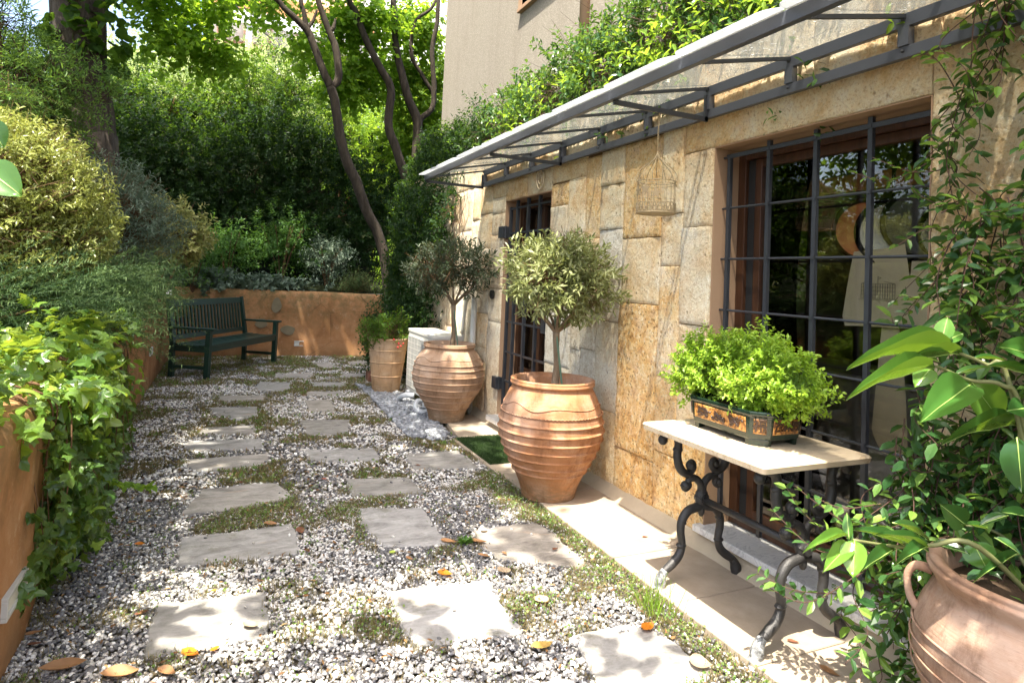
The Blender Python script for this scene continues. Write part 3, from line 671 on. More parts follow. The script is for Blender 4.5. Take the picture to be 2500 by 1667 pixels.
# ================================================================== low retaining walls
def retaining(name, label, path, top, th, side, lights=()):
    t = thing(name, label, 'wall')
    P = []; n = len(path)
    for i in range(n-1):
        a = np.array(path[i][:2]); b = np.array(path[i+1][:2]); k = max(2, int(np.linalg.norm(b-a)/.12))
        for j in range(k): P.append((*(a+(b-a)*j/k), path[i][2]+(path[i+1][2]-path[i][2])*j/k))
    P.append(tuple(path[-1])); P = np.array(P); T = norm(np.gradient(P[:, :2], axis=0)); Nn = np.stack([T[:, 1], -T[:, 0]], 1)*side
    prof = [(0, -.05)]+[(0, q) for q in np.linspace(0.05, .9, 8)]+[(-.02, .965), (-.05, .99), (-th/2, 1.0), (-th+.03, .99), (-th, .95), (-th, .3)]
    V = []; m = len(prof)
    for i in range(len(P)):
        for (o_, z) in prof:
            zz = z*P[i, 2] if z > 0 else z
            q = .008*mnoise.noise(Vector((P[i, 0]*2, P[i, 1]*2, zz*2)))+.003*mnoise.noise(Vector((P[i, 0]*9, P[i, 1]*9, zz*9)))
            V.append((P[i, 0]+Nn[i, 0]*(o_+q), P[i, 1]+Nn[i, 1]*(o_+q), zz+q))
    F = [(i*m+j, i*m+j+1, (i+1)*m+j+1, (i+1)*m+j) for i in range(len(P)-1) for j in range(m-1)]
    npmesh('wall_body', V, F, M['plaster'], t, {'rnd': np.zeros(len(F))}, True)
    return t
lw = retaining('garden_wall', 'ochre plastered low wall along the left side under the ivy', [(x, y, .87 if y < 7 else .95) for x, y in LW], .87, .22, 1)
BW = [(-.72, 10.87, 1.06), (.92, 10.87, 1.05), (1.6, 10.78, 1.05), (2.5, 10.66, 1.04)]
bw = retaining('garden_wall', 'ochre plastered low wall at the far end behind the bench', BW, 1.05, .22, 1)
def wall_light(p0, ax, label, wdt=.23, hgt=.085):
    # recessed brick light: body with a framed slotted face, ax = unit vector along the wall, facing n
    t = thing('wall_light', label, 'light', p0, math.atan2(ax[1], ax[0]), 'brick lights set in the ochre walls')
    a = MB(); w2, h2 = wdt/2, hgt/2
    a.box((-w2, -.012, -h2), (w2, .02, -h2+.014)).box((-w2, -.012, h2-.014), (w2, .02, h2)).box((-w2, -.012, -h2+.014), (-w2+.014, .02, h2-.014)).box((w2-.014, -.012, -h2+.014), (w2, .02, h2-.014))
    a.build('frame', M['acgrill'], t, bevel=.002)
    b = MB(); b.box((-w2+.014, -.004, -h2+.014), (w2-.014, .02, h2-.014)); b.build('diffuser', M['plastic'], t)
    return t
c = PY(736, 838, 10.86); wall_light((c[0], 10.845, c[2]), (1, 0), 'small brick light low on the far wall right of the bench')
for y, z, lb in ((2.71, .25, 'brick light in the near end of the left wall, partly under ivy'), (8.1, .42, 'brick light in the left wall just in front of the bench'), (5.9, .42, 'brick light in the left wall below the rosemary')):
    wall_light((lwx(y)+.004, y, z), (-.012, 1), lb, .25 if y < 3 else .24, .08)
m_inset = simple('dull_inset_stone', (.20, .165, .105), .9, 0, .3, 9, .5, .15)
# grey inset stones of the far wall
for (px, py, a, b, r) in ((675, 745, .075, .115, .1), (832, 763, .13, .125, .3), (703, 806, .11, .075, .2), (638, 789, .09, .07, 0)):
    c = PY(px, py, 10.86); m_ = MB(); pl = [(c[0]+a*math.cos(q)*(1+.12*math.sin(3*q+px)), c[2]+b*math.sin(q)*(1+.1*math.cos(2*q+py))) for q in np.linspace(0, 6.283, 22)[:-1]]
    m_.add([(u, 10.846+(.07 if c[0] > 1.3 else 0)*0-.001*0, v) for u, v in pl]+[(u, 10.90, v) for u, v in pl], [tuple(range(21))]+[(i, (i+1) % 21, 21+(i+1) % 21, 21+i) for i in range(21)])
    m_.build('inset_stone', m_inset, bw)
# ================================================================== house
house = thing('stone_house', 'stone clad house wing with stucco storey above it on the right', 'house', (0, 0, 0))
WY1, WY2, WZ0, WZ1 = 1.54, 2.72, .13, 2.17          # big window opening
DY1, DY2, DZ1 = 4.63, 5.57, 2.14                    # door opening
blocks = []   # (y0, y1, z0, z1, orange, white)
def col(y0, y1, zs, cs=None):
    for i, (a, b) in enumerate(zip(zs[:-1], zs[1:])):
        o, w_ = cs[i] if cs else (0, 0); blocks.append((y0, y1, a, b, o, w_))
col(4.34, 4.63, [1.16, 1.73, 2.0, 2.18], [(.1, .8), (.1, .5), (1, 0)])
col(4.08, 4.34, [1.16, 1.77, 2.19], [(.1, .7), (.1, .3)])
col(4.22, 4.63, [0, .35, .74, 1.16], [(.2, .1), (.1, .6), (0, 1)]); col(4.08, 4.22, [0, .5, .9, 1.16], [(.3, .1), (.1, .8), (.2, .7)])
col(3.87, 4.08, [0, .55, .92, 1.24, 1.72, 2.32], [(.5, 0), (.1, .9), (.2, .8), (.5, .2), (.6, .1)])
col(3.58, 3.87, [0, .54, 1.14, 1.77, 2.08, 2.33], [(.5, .1), (0, .55), (0, .95), (0, .35), (.1, .3)])
col(3.17, 3.58, [0, .34, 1.28, 1.70, 2.33], [(.9, 0), (.95, 0), (.15, .25), (.75, 0)])
col(2.97, 3.17, [0, .42, .86, 1.52, 1.83, 2.34], [(.7, 0), (.8, 0), (.55, .1), (.35, .3), (.3, .2)])
col(2.72, 2.97, [0, .6, 1.19, 1.74, 2.17], [(.8, 0), (.3, .2), (.1, .5), (.35, .4)])
col(2.2, 2.97, [2.17, 2.36], [(.1, .1)]); col(1.54, 2.2, [2.17, 2.36], [(.2, .1)])
col(1.54, 2.72, [0, .125], [(.5, 0)])
col(4.08, 4.63, [2.19, 2.35], [(.4, .1)]); col(4.63, 5.10, [2.14, 2.36], [(.15, .3)]); col(5.10, 5.57, [2.14, 2.36], [(.6, .2)])
col(5.57, 5.90, [0, .98, 1.3, 1.82, 2.03, 2.19, 2.36], [(.1, .7), (.2, .5), (.3, .5), (.2, .6), (.1, .6), (.4, .2)])
col(5.90, 6.22, [0, .7, 1.04, 1.27, 1.70, 2.05, 2.36], [(.3, .4), (.5, .3), (0, .8), (.2, .6), (.35, .3), (.4, .2)])
col(6.22, 6.45, [0, .8, 1.5, 2.0, 2.36], [(.1, .8), (0, .9), (.3, .5), (.3, .2)])
col(6.45, 6.9, [0, .6, 1.2, 1.9, 2.36], [(0, .6), (0, .7), (.1, .6), (.2, .4)])
y = 6.9
rr = random.Random(3)
while y < 9.4:
    y2 = y+rr.uniform(.25, .45); zs = [0]
    while zs[-1] < 2.1: zs.append(zs[-1]+rr.uniform(.25, .6))
    zs[-1] = 2.36; col(y, y2, zs, [(rr.random()*.5, rr.random()*.6) for _ in zs[1:]]); y = y2
y = -1.2
for y0, y1, zs in ((1.02, 1.54, [0, .5, 1.02, 1.62, 2.36]), (.5, 1.02, [0, .7, 1.3, 2.36]), (-.1, .5, [0, .9, 2.36]), (-1.2, -.1, [0, 1.2, 2.36])):
    col(y0, y1, zs, [(rr.random()*.5+.3, rr.random()*.25) for _ in zs[1:]])
y = -1.2
while y < 9.3:
    y2 = y+rr.uniform(.45, .9); blocks.append((y, y2, 2.36, 2.72, .25, .2)); y = y2
V = []; F = []; A = []; O = []; Wt = []
for bi, (y0, y1, z0, z1, o_, w_) in enumerate(blocks):
    g = .0022; y0 += g; y1 -= g; z0 += g; z1 -= g; st = .028 if y0 < 5 else .05
    ny = max(2, int((y1-y0)/st)); nzv = max(2, int((z1-z0)/st)); b0 = len(V)
    us = [0, .0035/(y1-y0)]+[i/ny for i in range(1, ny)]+[1-.0035/(y1-y0), 1]; vs_ = [0, .0035/(z1-z0)]+[i/nzv for i in range(1, nzv)]+[1-.0035/(z1-z0), 1]; ny += 2; nzv += 2; b0 = len(V); dep = rr.choice([-.003, 0, 0, .002, .006]); sd = bi*3.7
    for j in range(nzv+1):
        for i in range(ny+1):
            u = us[i]; v = vs_[j]; yy_ = y0+(y1-y0)*u; zz_ = z0+(z1-z0)*v
            e = min(u*(y1-y0), (1-u)*(y1-y0), v*(z1-z0), (1-v)*(z1-z0)); ed = 1.0 if e < 1e-6 else 0
            nn = mnoise.fractal(Vector((yy_*9, zz_*9, sd)), .7, 2.1, 4); n2 = mnoise.noise(Vector((yy_*3, zz_*3, sd)))
            on = (i in (0, ny)) or (j in (0, nzv))
            V.append((X_W-dep-.0055*nn-.003*n2+.003*ed, yy_+(.004*mnoise.noise(Vector((yy_*30, zz_*30, 5))) if on else 0), zz_+(.004*mnoise.noise(Vector((yy_*30, zz_*30, 9))) if on else 0)))
    for j in range(nzv):
        for i in range(ny):
            a = b0+j*(ny+1)+i; F.append((a, a+ny+1, a+ny+2, a+1))
    # edge returns
    k = ny*nzv
    per = [b0+i for i in range(ny+1)]+[b0+j*(ny+1)+ny for j in range(1, nzv+1)]+[b0+nzv*(ny+1)+i for i in range(ny-1, -1, -1)]+[b0+j*(ny+1) for j in range(nzv-1, 0, -1)]
    c0 = len(V); V += [(X_W+.04, V[q][1], V[q][2]) for q in per]; n = len(per)
    for i in range(n): F.append((per[i], per[(i+1) % n], c0+(i+1) % n, c0+i))
    r_ = rr.random(); A += [r_]*(k+n); O += [o_]*(k+n); Wt += [w_]*(k+n)
npmesh('stone_wall', V, F, M['stone'], house, {'rnd': A, 'ora': O, 'wht': Wt}, True)
# mortar backing and wall body round the two openings
mb = MB(); xa, xb = X_W+.015, X_W+.36
def wseg(y0, y1, z0, z1): mb.box((xa, y0, z0), (xb, y1, z1))
wseg(-1.2, WY1, -.05, 2.74); wseg(WY2, DY1, -.05, 2.74); wseg(DY2, 9.38, -.05, 2.74)
wseg(WY1, WY2, -.05, WZ0-.03); wseg(WY1, WY2, WZ1, 2.74); wseg(DY1, DY2, DZ1, 2.74); wseg(DY1, DY2, -.05, .07)
mb.build('wall_core', M['mortar'], house)
# rendered reveals (thin lining proud of the core)
def lining(y0, y1, z0, z1, name):
    m_ = MB(); e = .006
    m_.box((X_W+.003, y0-.0, z0), (X_W+.30, y0+e, z1)); m_.box((X_W+.003, y1-e, z0), (X_W+.30, y1, z1)); m_.box((X_W+.003, y0+e, z1-e), (X_W+.30, y1-e, z1))
    return m_.build(name, M['render_tan'], house)
lining(WY1, WY2, WZ0-.03, WZ1, 'window_reveal'); lining(DY1, DY2, .07, DZ1, 'door_reveal')
# big window: brown frame set back, panes, marble sill
XF = X_W+.17
fr = MB(); y0, y1, z0, z1 = WY1+.008, WY2-.008, WZ0+.012, WZ1-.008
def frame(m_, x0, x1, y0, y1, z0, z1, t):
    m_.box((x0, y0, z0), (x1, y0+t, z1)); m_.box((x0, y1-t, z0), (x1, y1, z1)); m_.box((x0, y0+t, z0), (x1, y1-t, z0+t)); m_.box((x0, y0+t, z1-t), (x1, y1-t, z1))
frame(fr, XF, XF+.07, y0, y1, z0, z1, .055)
win = fr.build('window', M['wood'], house, bevel=.003)
ym = (y0+y1)/2-.28
s_ = MB(); frame(s_, XF+.018, XF+.062, y0+.057, y1-.057-.05, z0+.057, z1-.057, .045)
s_.build('sash', M['wood'], win, bevel=.003)
s2 = MB(); s2.box((XF+.02, y1-.105, z0+.057), (XF+.05, y1-.058, z1-.057)); s2.build('side_seal', M['black'], win)
g_ = MB(); g_.box((XF+.038, y0+.10, z0+.10), (XF+.044, y1-.15, z1-.10)); g_.build('pane', M['glass'], win)
si = MB(); si.box((X_W-.045, WY1-.03, WZ0-.028), (XF+.02, WY2+.03, WZ0+.008)); si.build('sill', M['sill'], win, bevel=.006)
# window grille: flat upright bars in front, thin round rods across
gr = MB(); xg = X_W+.055
for yb in (1.56, 1.835, 2.11, 2.39, 2.665): gr.box((xg+.000, yb-.0105, WZ0+.06), (xg+.020, yb+.0105, 2.12+(.035 if yb in (1.835, 2.39, 2.11) else 0)))
for zb in (.235, .505, .775, 1.04, 1.285, 1.56, 1.835, 2.115):
    gr.tube([(xg+.011, WY1+.001, zb), (xg+.011, WY2-.001, zb)], .0062, 8)
    for yb in (1.56, 1.835, 2.11, 2.39, 2.665): gr.box((xg-.0045, yb-.008, zb-.008), (xg-.0005, yb+.008, zb+.008))
for zb in (.235, 2.115): gr.box((xg-.002, WY1+.02, zb-.011), (xg+.004, WY2-.04, zb+.011))
gr.build('window_grille', M['iron'], house)
# thin cord threads hanging behind the lower grille
# door: brown door with glass, iron gate, hinges, marble threshold
XD = X_W+.16
d = MB(); y0, y1, z0, z1 = DY1+.008, DY2-.008, .13, DZ1-.008
frame(d, XD, XD+.06, y0, y1, z0, z1, .07); d.box((XD+.004, (y0+y1)/2-.04, z0+.07), (XD+.055, (y0+y1)/2+.04, z1-.07))
for a, b in ((y0+.07, (y0+y1)/2-.04), ((y0+y1)/2+.04, y1-.07)): d.box((XD+.01, a, z0+.07), (XD+.05, b, z0+.45))
door = d.build('door', M['wood'], house, bevel=.004)
g_ = MB()
for a, b in ((y0+.075, (y0+y1)/2-.045), ((y0+y1)/2+.045, y1-.075)): g_.box((XD+.028, a, z0+.455), (XD+.034, b, z1-.075))
g_.build('pane', M['glass'], door)
ct = MB()
for i in range(22):
    yy_ = y0+.09+(y1-y0-.18)*i/21; ct.box((XD+.10+.012*(i % 2), yy_-.02, z0+.4), (XD+.115+.012*(i % 2), yy_+.02, z1-.08))
ct.build('curtain', simple('brown_curtain', (.07, .03, .018), .9, 0, .3, 10, .2), door)
gt = MB(); xg = X_W+.03
ya, yb_ = DY1+.035, DY2-.055
for y_ in (ya, ya+.24, ya+.47, ya+.70, yb_): gt.box((xg-.004, y_-.014, .16), (xg+.022, y_+.014, 2.08+(.05 if y_ in (ya+.24, ya+.47, ya+.70) else 0)))
for zb in (.19, .45, .72, 1.0, 1.28, 1.55, 1.83, 2.06): gt.box((xg+.0, ya-.014, zb-.008), (xg+.018, yb_+.014, zb+.008))
gt.box((xg-.006, ya-.0, .96), (xg+.026, ya+.11, 1.12)); gt.box((xg-.012, ya+.03, 1.0), (xg-.004, ya+.06, 1.09))
gate = gt.build('door_grille', M['iron'], house)
for zb in (.42, 1.84):
    h_ = MB(); h_.box((X_W-.035, yb_+.02, zb-.055), (X_W+.03, yb_+.125, zb+.055)); h_.tube([(X_W+.0, yb_+.03, zb-.06), (X_W+.0, yb_+.03, zb+.06)], .014, 10)
    h_.build('hinge', M['iron'], gate, bevel=.003)
th = MB(); th.box((X_W-.10, DY1-.02, .075), (XD+.0, DY2+.02, .122)); th.build('threshold', M['sill'], house, bevel=.006)
# carved spiral stone above the door, bell push beside it
sp = MB(); q = np.linspace(0, 15, 90); c = PX(1325, 437, X_W)
sp.tube([(X_W-.018+.0*a, c[1]+(.012+.0052*a)*math.cos(a), c[2]+(.012+.0058*a)*math.sin(a)*1.15) for a in q], .0065, 6); sp.build('carved_spiral', M['fillet'], house, smooth=True)
bl = MB(); c = PX(1206, 719, X_W); bl.tube([(X_W-.012, c[1], c[2]), (X_W-.03, c[1], c[2])], .045, 20); bl.tube([(X_W-.03, c[1], c[2]), (X_W-.036, c[1], c[2])], .02, 16); bl.build('bell_push', M['black'], house)
# upper stucco storey
XU = 2.9
U = MB(); wy1, wy2, wz1 = 5.35, 6.52, 4.42
U.box((XU, -1.2, 2.2), (XU+.3, wy1, 8)); U.box((XU, wy2, 2.2), (XU+.3, 9.38, 8)); U.box((XU, wy1, 2.2), (XU+.3, wy2, wz1)); U.box((XU, wy1, 5.9), (XU+.3, wy2, 8))
U.box((XU+.3, 9.1, -.05), (9, 9.38, 8)); U.box((X_W+.36, 9.1, -.05), (XU+.3, 9.38, 2.2)); U.box((X_W+.37, 6.95, 2.72), (XU-.003, 9.37, 2.76)); U.box((X_W+.02, -1.2, 2.745), (XU-.003, 6.94, 2.78))
U.build('stucco_storey', M['stucco'], house)
uf = MB(); frame(uf, XU+.12, XU+.18, wy1+.02, wy2-.02, wz1+.03, 5.88, .07); uw = uf.build('upper_window', M['wood'], house)
p_ = MB(); p_.box((XU+.15, wy1+.09, wz1+.1), (XU+.155, wy2-.09, 5.81)); p_.build('pane', M['glass'], uw)
p_ = MB(); p_.box((XU-.05, wy1-.04, wz1-.0), (XU+.12, wy2+.03, wz1+.045)); p_.build('sill', M['render_tan'], uw, bevel=.004)
p_ = MB(); p_.box((XU-.004, wy2, wz1+.045), (XU+.1, wy2+.10, 5.9)); p_.build('surround', M['render_tan'], uw)
p_ = MB(); c = PX(1427, 60, XU-.04); p_.tube([(XU-.045, c[1], 2.8), (XU-.045, c[1], 7.9)], .045, 12); p_.build('downpipe', M['render_tan'], house, smooth=True)
# dark room behind the window and the door
rm = MB(); rm.box((X_W+.37, -.5, -.04), (5.2, 6.3, 0.0)); rm.box((X_W+.37, -.5, 2.6), (5.2, 6.3, 2.64)); rm.box((5.2, -.5, 0), (5.24, 6.3, 2.6)); rm.box((X_W+.37, -.54, 0), (5.2, -.5, 2.6)); rm.box((X_W+.37, 6.3, 0), (5.2, 6.34, 2.6)); rm.box((X_W+.37, 3.6, 0), (5.2, 3.64, 2.6))
rm.build('interior_room', simple('brown_interior', (.17, .095, .05), .7, 0, .3, 3, .1), house)

# ------------------------------------------------------------------ glass canopy (part of the house)
cb = MB(); XB, ZB = 1.75, 2.335
yL, yR = 6.075, -.75
cb.box((XB-.018, yR, ZB-.005), (XB+.014, yL, ZB+.045))                    # front beam
cb.box((X_W-.045, yR, 2.325), (X_W-.018, yL, 2.372)); cb.box((X_W-.045, yR, 2.448), (X_W-.018, yL, 2.502))   # wall rails
can = cb.build('canopy', M['iron_canopy'], house, bevel=.002)
jo = [2.18+.555*k for k in range(-5, 8)]
for k, y_ in zip(range(-5, 8), jo):
    m_ = MB(); m_.box((X_W-.052, y_-.022, 2.373), (X_W-.016, y_+.022, 2.447)); m_.build('rail_post', M['iron_canopy'], can)
    m_ = MB(); m_.bar((XB+.015, y_, ZB+.028), (X_W-.045, y_, 2.49), .016, .016); m_.build('glass_rib', M['iron'], can)
    for zz in (2.35, 2.475): m_ = MB(); m_.ball((X_W-.054, y_-.0, zz), .007, 8); m_.build('bolt', M['iron'], can)
    if k % 3 == 1 or k == 7:
        m_ = MB(); m_.bar((XB+.0, y_, ZB-.0125), (X_W-.045, y_, 2.318), .014, .026); m_.bar((X_W-.055, y_, 2.306), (X_W-.055, y_, 2.45), .014, .022)
        m_.build('bracket', M['iron'], can)
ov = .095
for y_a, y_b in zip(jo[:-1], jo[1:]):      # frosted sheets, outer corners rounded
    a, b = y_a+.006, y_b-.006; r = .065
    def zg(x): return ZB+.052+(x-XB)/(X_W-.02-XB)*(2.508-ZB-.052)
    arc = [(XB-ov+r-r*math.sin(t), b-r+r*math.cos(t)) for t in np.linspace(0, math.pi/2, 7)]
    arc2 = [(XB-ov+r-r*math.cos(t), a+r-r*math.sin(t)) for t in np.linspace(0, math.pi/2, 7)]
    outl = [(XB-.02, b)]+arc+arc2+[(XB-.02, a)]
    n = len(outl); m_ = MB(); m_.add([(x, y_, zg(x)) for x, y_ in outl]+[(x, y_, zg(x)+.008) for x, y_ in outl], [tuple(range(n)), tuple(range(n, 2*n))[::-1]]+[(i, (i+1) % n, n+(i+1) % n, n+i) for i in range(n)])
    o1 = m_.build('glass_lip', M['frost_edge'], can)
    m_ = MB(); x0, x1 = XB-.0185, X_W-.02; V8 = [(x0, a, zg(x0)), (x1, a, zg(x1)), (x1, b, zg(x1)), (x0, b, zg(x0))]
    m_.add(V8+[(x, y_, z+.008) for x, y_, z in V8], [(0, 3, 2, 1), (4, 5, 6, 7), (0, 1, 5, 4), (1, 2, 6, 5), (2, 3, 7, 6), (3, 0, 4, 7)])
    m_.build('glass_sheet', M['frost'], can)
def tomesh(o):
    dg = bpy.context.evaluated_depsgraph_get(); dg.update(); me = bpy.data.meshes.new_from_object(o.evaluated_get(dg)); n = bpy.data.objects.new('tmp', me); COL.objects.link(n); n.parent = o.parent
    nm = o.name.split('.')[0]; me.name = nm; bpy.data.objects.remove(o); n.name = nm; return n
# ================================================================== pots
def ridges(zs, h=.007, w=.012):
    return lambda z: sum(h*math.exp(-((z-c)/w)**2) for c in zs)
def pot(name, label, loc, prof, rd, mat, H, rim_in, group=None, extra=None, wob=.0):
    t = thing(name, label, 'pot', loc, 0, group)
    z = np.linspace(0, prof[-1][1], 300); rr_ = smooth_path([(p[0], p[1], 0) for p in prof], 12)
    zz = np.maximum.accumulate(rr_[:, 1]+np.arange(len(rr_))*1e-7); r = np.interp(z, zz, rr_[:, 0])
    out = [(0.001, 0.0), (r[0]*.97, 0)]+[(r[i]+rd(z[i]), z[i]+.004) for i in range(len(z))]
    H2 = z[-1]; rt = r[-1]
    out += [(rt+.004, H2+.012), (rt-.012, H2+.017), (rt-.03, H2+.008), (rt-.036, H2-.02), (rt-.045, H2-.07)]
    m_ = MB(); m_.lathe(out, 72, f=lambda q, zq, a: q*(1+.004*math.sin(3*a+zq*9)+.0025*math.sin(7*a+4*zq)) if q > .01 else q)
    m_.build('pot_body', mat, t, smooth=True)
    m_ = MB(); m_.lathe([(.001, H2-.055), (rt*.5, H2-.052), (rt-.038, H2-.06)], 40, f=lambda q, zq, a: q); m_.build('potting_soil', M['soil'], t, smooth=True)
    return t
def wave(t, r, z, amp, k, mat, th=.005, name='wave_band', scallop=False, rf=None):
    m_ = MB(); a = np.linspace(0, 2*math.pi, 361)
    if scallop: pts = [(((rf(z) if rf else r)+.001)*math.cos(q), ((rf(z) if rf else r)+.001)*math.sin(q), z+amp*abs(math.sin(k*q/2))) for q in a]
    else: pts = [((r(z+amp*math.sin(k*q)*(.6+.4*math.sin(2.3*q)))-.001)*math.cos(q), (r(z+amp*math.sin(k*q)*(.6+.4*math.sin(2.3*q)))-.001)*math.sin(q), z+amp*math.sin(k*q)*(.6+.4*math.sin(2.3*q))) for q in a]
    m_.tube(pts, th, 6, cap=False); m_.build(name, mat, t, smooth=True)
PF = [(.172, 0), (.19, .07), (.23, .16), (.295, .28), (.335, .40), (.335, .48), (.318, .57), (.288, .645), (.264, .69), (.262, .705), (.276, .716), (.272, .735)]
RF = ridges([.17, .215, .27, .325, .38, .435, .49], .011, .0062); rim = lambda z: 0
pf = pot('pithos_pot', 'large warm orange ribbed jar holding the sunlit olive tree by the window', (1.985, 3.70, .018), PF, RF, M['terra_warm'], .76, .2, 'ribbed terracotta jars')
def rof(P): 
    z_ = [p[1] for p in P]; r_ = [p[0] for p in P]; s = smooth_path([(a, b, 0) for a, b in P], 12)
    return lambda z: float(np.interp(z, np.maximum.accumulate(s[:, 1]), s[:, 0]))+.004
wave(pf, None, .545, .006, 90, M['terra_warm'], .0045, 'scalloped_band', True, rof(PF)); wave(pf, rof(PF), .60, .020, 6, M['terra_warm'], .004)
PS = [(.168, 0), (.19, .09), (.24, .18), (.315, .30), (.345, .41), (.340, .48), (.316, .57), (.272, .64), (.243, .675), (.240, .69), (.253, .705), (.249, .722)]
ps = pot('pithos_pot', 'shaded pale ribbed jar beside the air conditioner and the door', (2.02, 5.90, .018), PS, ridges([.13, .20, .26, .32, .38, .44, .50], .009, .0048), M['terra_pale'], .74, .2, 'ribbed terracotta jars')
wave(ps, None, .545, .006, 84, M['terra_pale'], .0045, 'scalloped_band', True, rof(PS)); wave(ps, rof(PS), .60, .018, 6, M['terra_pale'], .004)
PC = [(.155, 0), (.16, .04), (.182, .22), (.205, .40), (.225, .56), (.238, .61), (.246, .63)]
pc = pot('flower_pot', 'tall tapering buff pot of red berried pepper plant beside the air conditioner', (1.80, 7.50, .0), PC, ridges([.20, .36, .50], .007, .0045), M['terra_cone'], .64, .2)
# big near jar, rim, one looped handle, incised wavy lines
PB = [(.16, 0), (.20, .10), (.26, .22), (.315, .34), (.335, .43), (.328, .51), (.302, .575), (.285, .605), (.280, .625), (.296, .652), (.302, .667), (.294, .677)]
BPX, BPY, BPZ = 2.055, .955, -.012
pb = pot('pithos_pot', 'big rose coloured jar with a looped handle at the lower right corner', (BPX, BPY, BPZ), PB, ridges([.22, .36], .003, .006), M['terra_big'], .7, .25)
rB = rof(PB)
for z_, am, k, th_ in ((.50, .012, 3, .0035), (.465, .014, 3, .003), (.44, .016, 2, .003), (.40, .01, 2, .003)): wave(pb, rB, z_, am, k, M['terra_big'], th_, 'incised_line')
hd = MB(); ah = R(124); hx, hy = math.cos(ah), math.sin(ah)
stem(hd, [(hx*.285, hy*.285, .636), (hx*.325, hy*.325, .638), (hx*.345, hy*.345, .608), (hx*.343, hy*.343, .570), (hx*.333, hy*.333, .538), (hx*.315, hy*.315, .52)], [.015, .012, .010, .010, .011, .016], 6, 12); hd.build('handle', M['terra_big'], pb, smooth=True)
# ================================================================== plants in pots
def olive(loc, label, crown, seed, n, mat, stakeoff):
    t = thing('olive_tree', label, 'tree', loc, 0, 'olive trees clipped as lollipops')
    m_ = MB(); x, z0, zt, fork = 0, 0, crown[0][2], crown[0][2]-.36
    stem(m_, [(0, 0, 0), (.012, .004, .14), (.006, .01, .26), (-.005, 0, fork)], [.028, .022, .020, .024], 5, 10)
    rs = random.Random(seed)
    for i in range(9):
        a = i*2.4; r = rs.uniform(.13, .27)
        stem(m_, [(-.005, 0, fork-.01), (r*.35*math.cos(a), r*.35*math.sin(a), fork+.07), (r*.8*math.cos(a), r*.8*math.sin(a), fork+.16), (r*1.15*math.cos(a), r*1.15*math.sin(a), fork+.33)], [.013, .010, .007, .003], 4, 6)
    m_.build('trunk', M['bark_olive'], t, smooth=True)
    m_ = MB(); m_.tube([(stakeoff, -.02, -.02), (stakeoff*.1-.03, -.01, fork+.10)], .007, 8); m_.build('stake', M['greenstake'], t)
    tw = twigs(crown, n, seed, .55, .22, .6, .10)
    twig_leaves('foliage', tw, 9, .10, .052, .0135, 'long', mat, t, .75, .7, fold=.8)
    tw = twigs(crown, n//2, seed+1, .6, .1, .6, .1); twig_wood('twigs', tw, .10, .0022, M['twig'], t, 1, 1.5)
    return t
olive((2.00, 3.70, .70), 'sunlit olive tree with a round crown in the warm orange jar', [(0, 0, .73, .34, .34, .235), (-.15, -.1, .72, .22, .22, .2), (.11, -.1, .66, .2, .2, .2), (.02, -.02, .84, .24, .24, .13)], 5, 620, M['L_olive'], .05)
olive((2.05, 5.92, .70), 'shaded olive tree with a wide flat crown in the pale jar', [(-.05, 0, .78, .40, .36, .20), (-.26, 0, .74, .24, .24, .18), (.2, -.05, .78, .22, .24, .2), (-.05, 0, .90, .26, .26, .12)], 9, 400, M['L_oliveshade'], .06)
# red pepper plant
pp = thing('pepper_plant', 'leafy plant with small red berries spilling from the buff pot', 'plant', (1.80, 7.50, .62))
tw = twigs([(0, 0, .12, .27, .27, .17), (-.12, -.05, .06, .2, .2, .12)], 300, 21, .7, .4, .5, .2); twig_leaves('foliage', tw, 7, .09, .045, .02, 'dia', M['L_mid'], pp); twig_wood('twigs', tw, .1, .002, M['twig'], pp, 1, 1)
for (a, b, c_) in ((.06, -.26, -.02), (.09, -.25, -.05), (.05, -.27, -.06), (.12, -.24, -.02), (-.1, -.22, .02), (.0, -.27, .03)):
    m_ = MB(); m_.ball((a, b, c_), .011, 8); m_.build('berry', M['red'], pp, smooth=True)
# ================================================================== table
TBX0, TBX1, TBY0, TBY1, TZ = 1.79, 2.365, 1.72, 2.46, .770
tb = thing('side_table', 'marble topped table on scrolled cast iron legs in front of the window', 'table', (2.08, 2.09, 0))
def loc(m_, t): return m_.xf(Matrix.Translation(-Vector(t.location)))
m_ = MB(); rp = []
for cx, cy, sx, sy in ((TBX0, TBY0, 1, 1), (TBX1, TBY0, -1, 1), (TBX1, TBY1, -1, -1), (TBX0, TBY1, 1, -1)):
    r = .018; base = {(1, 1): math.pi, (-1, 1): 1.5*math.pi, (-1, -1): 0, (1, -1): .5*math.pi}[(sx, sy)]
    rp += [(cx+sx*r+r*math.cos(base+q), cy+sy*r+r*math.sin(base+q)) for q in np.linspace(0, math.pi/2, 5)]
m_.prism(rp, TZ-.028, TZ, bev=.007, inset=.006); loc(m_, tb).build('tabletop', M['marble'], tb)
def scroll(cx, cz, r, a0, turns, sg):
    return [(cx+(r*(1-.75*q))*math.cos(a0+sg*turns*2*math.pi*q), cz+(r*(1-.75*q))*math.sin(a0+sg*turns*2*math.pi*q)) for q in np.linspace(0, 1, 12)]
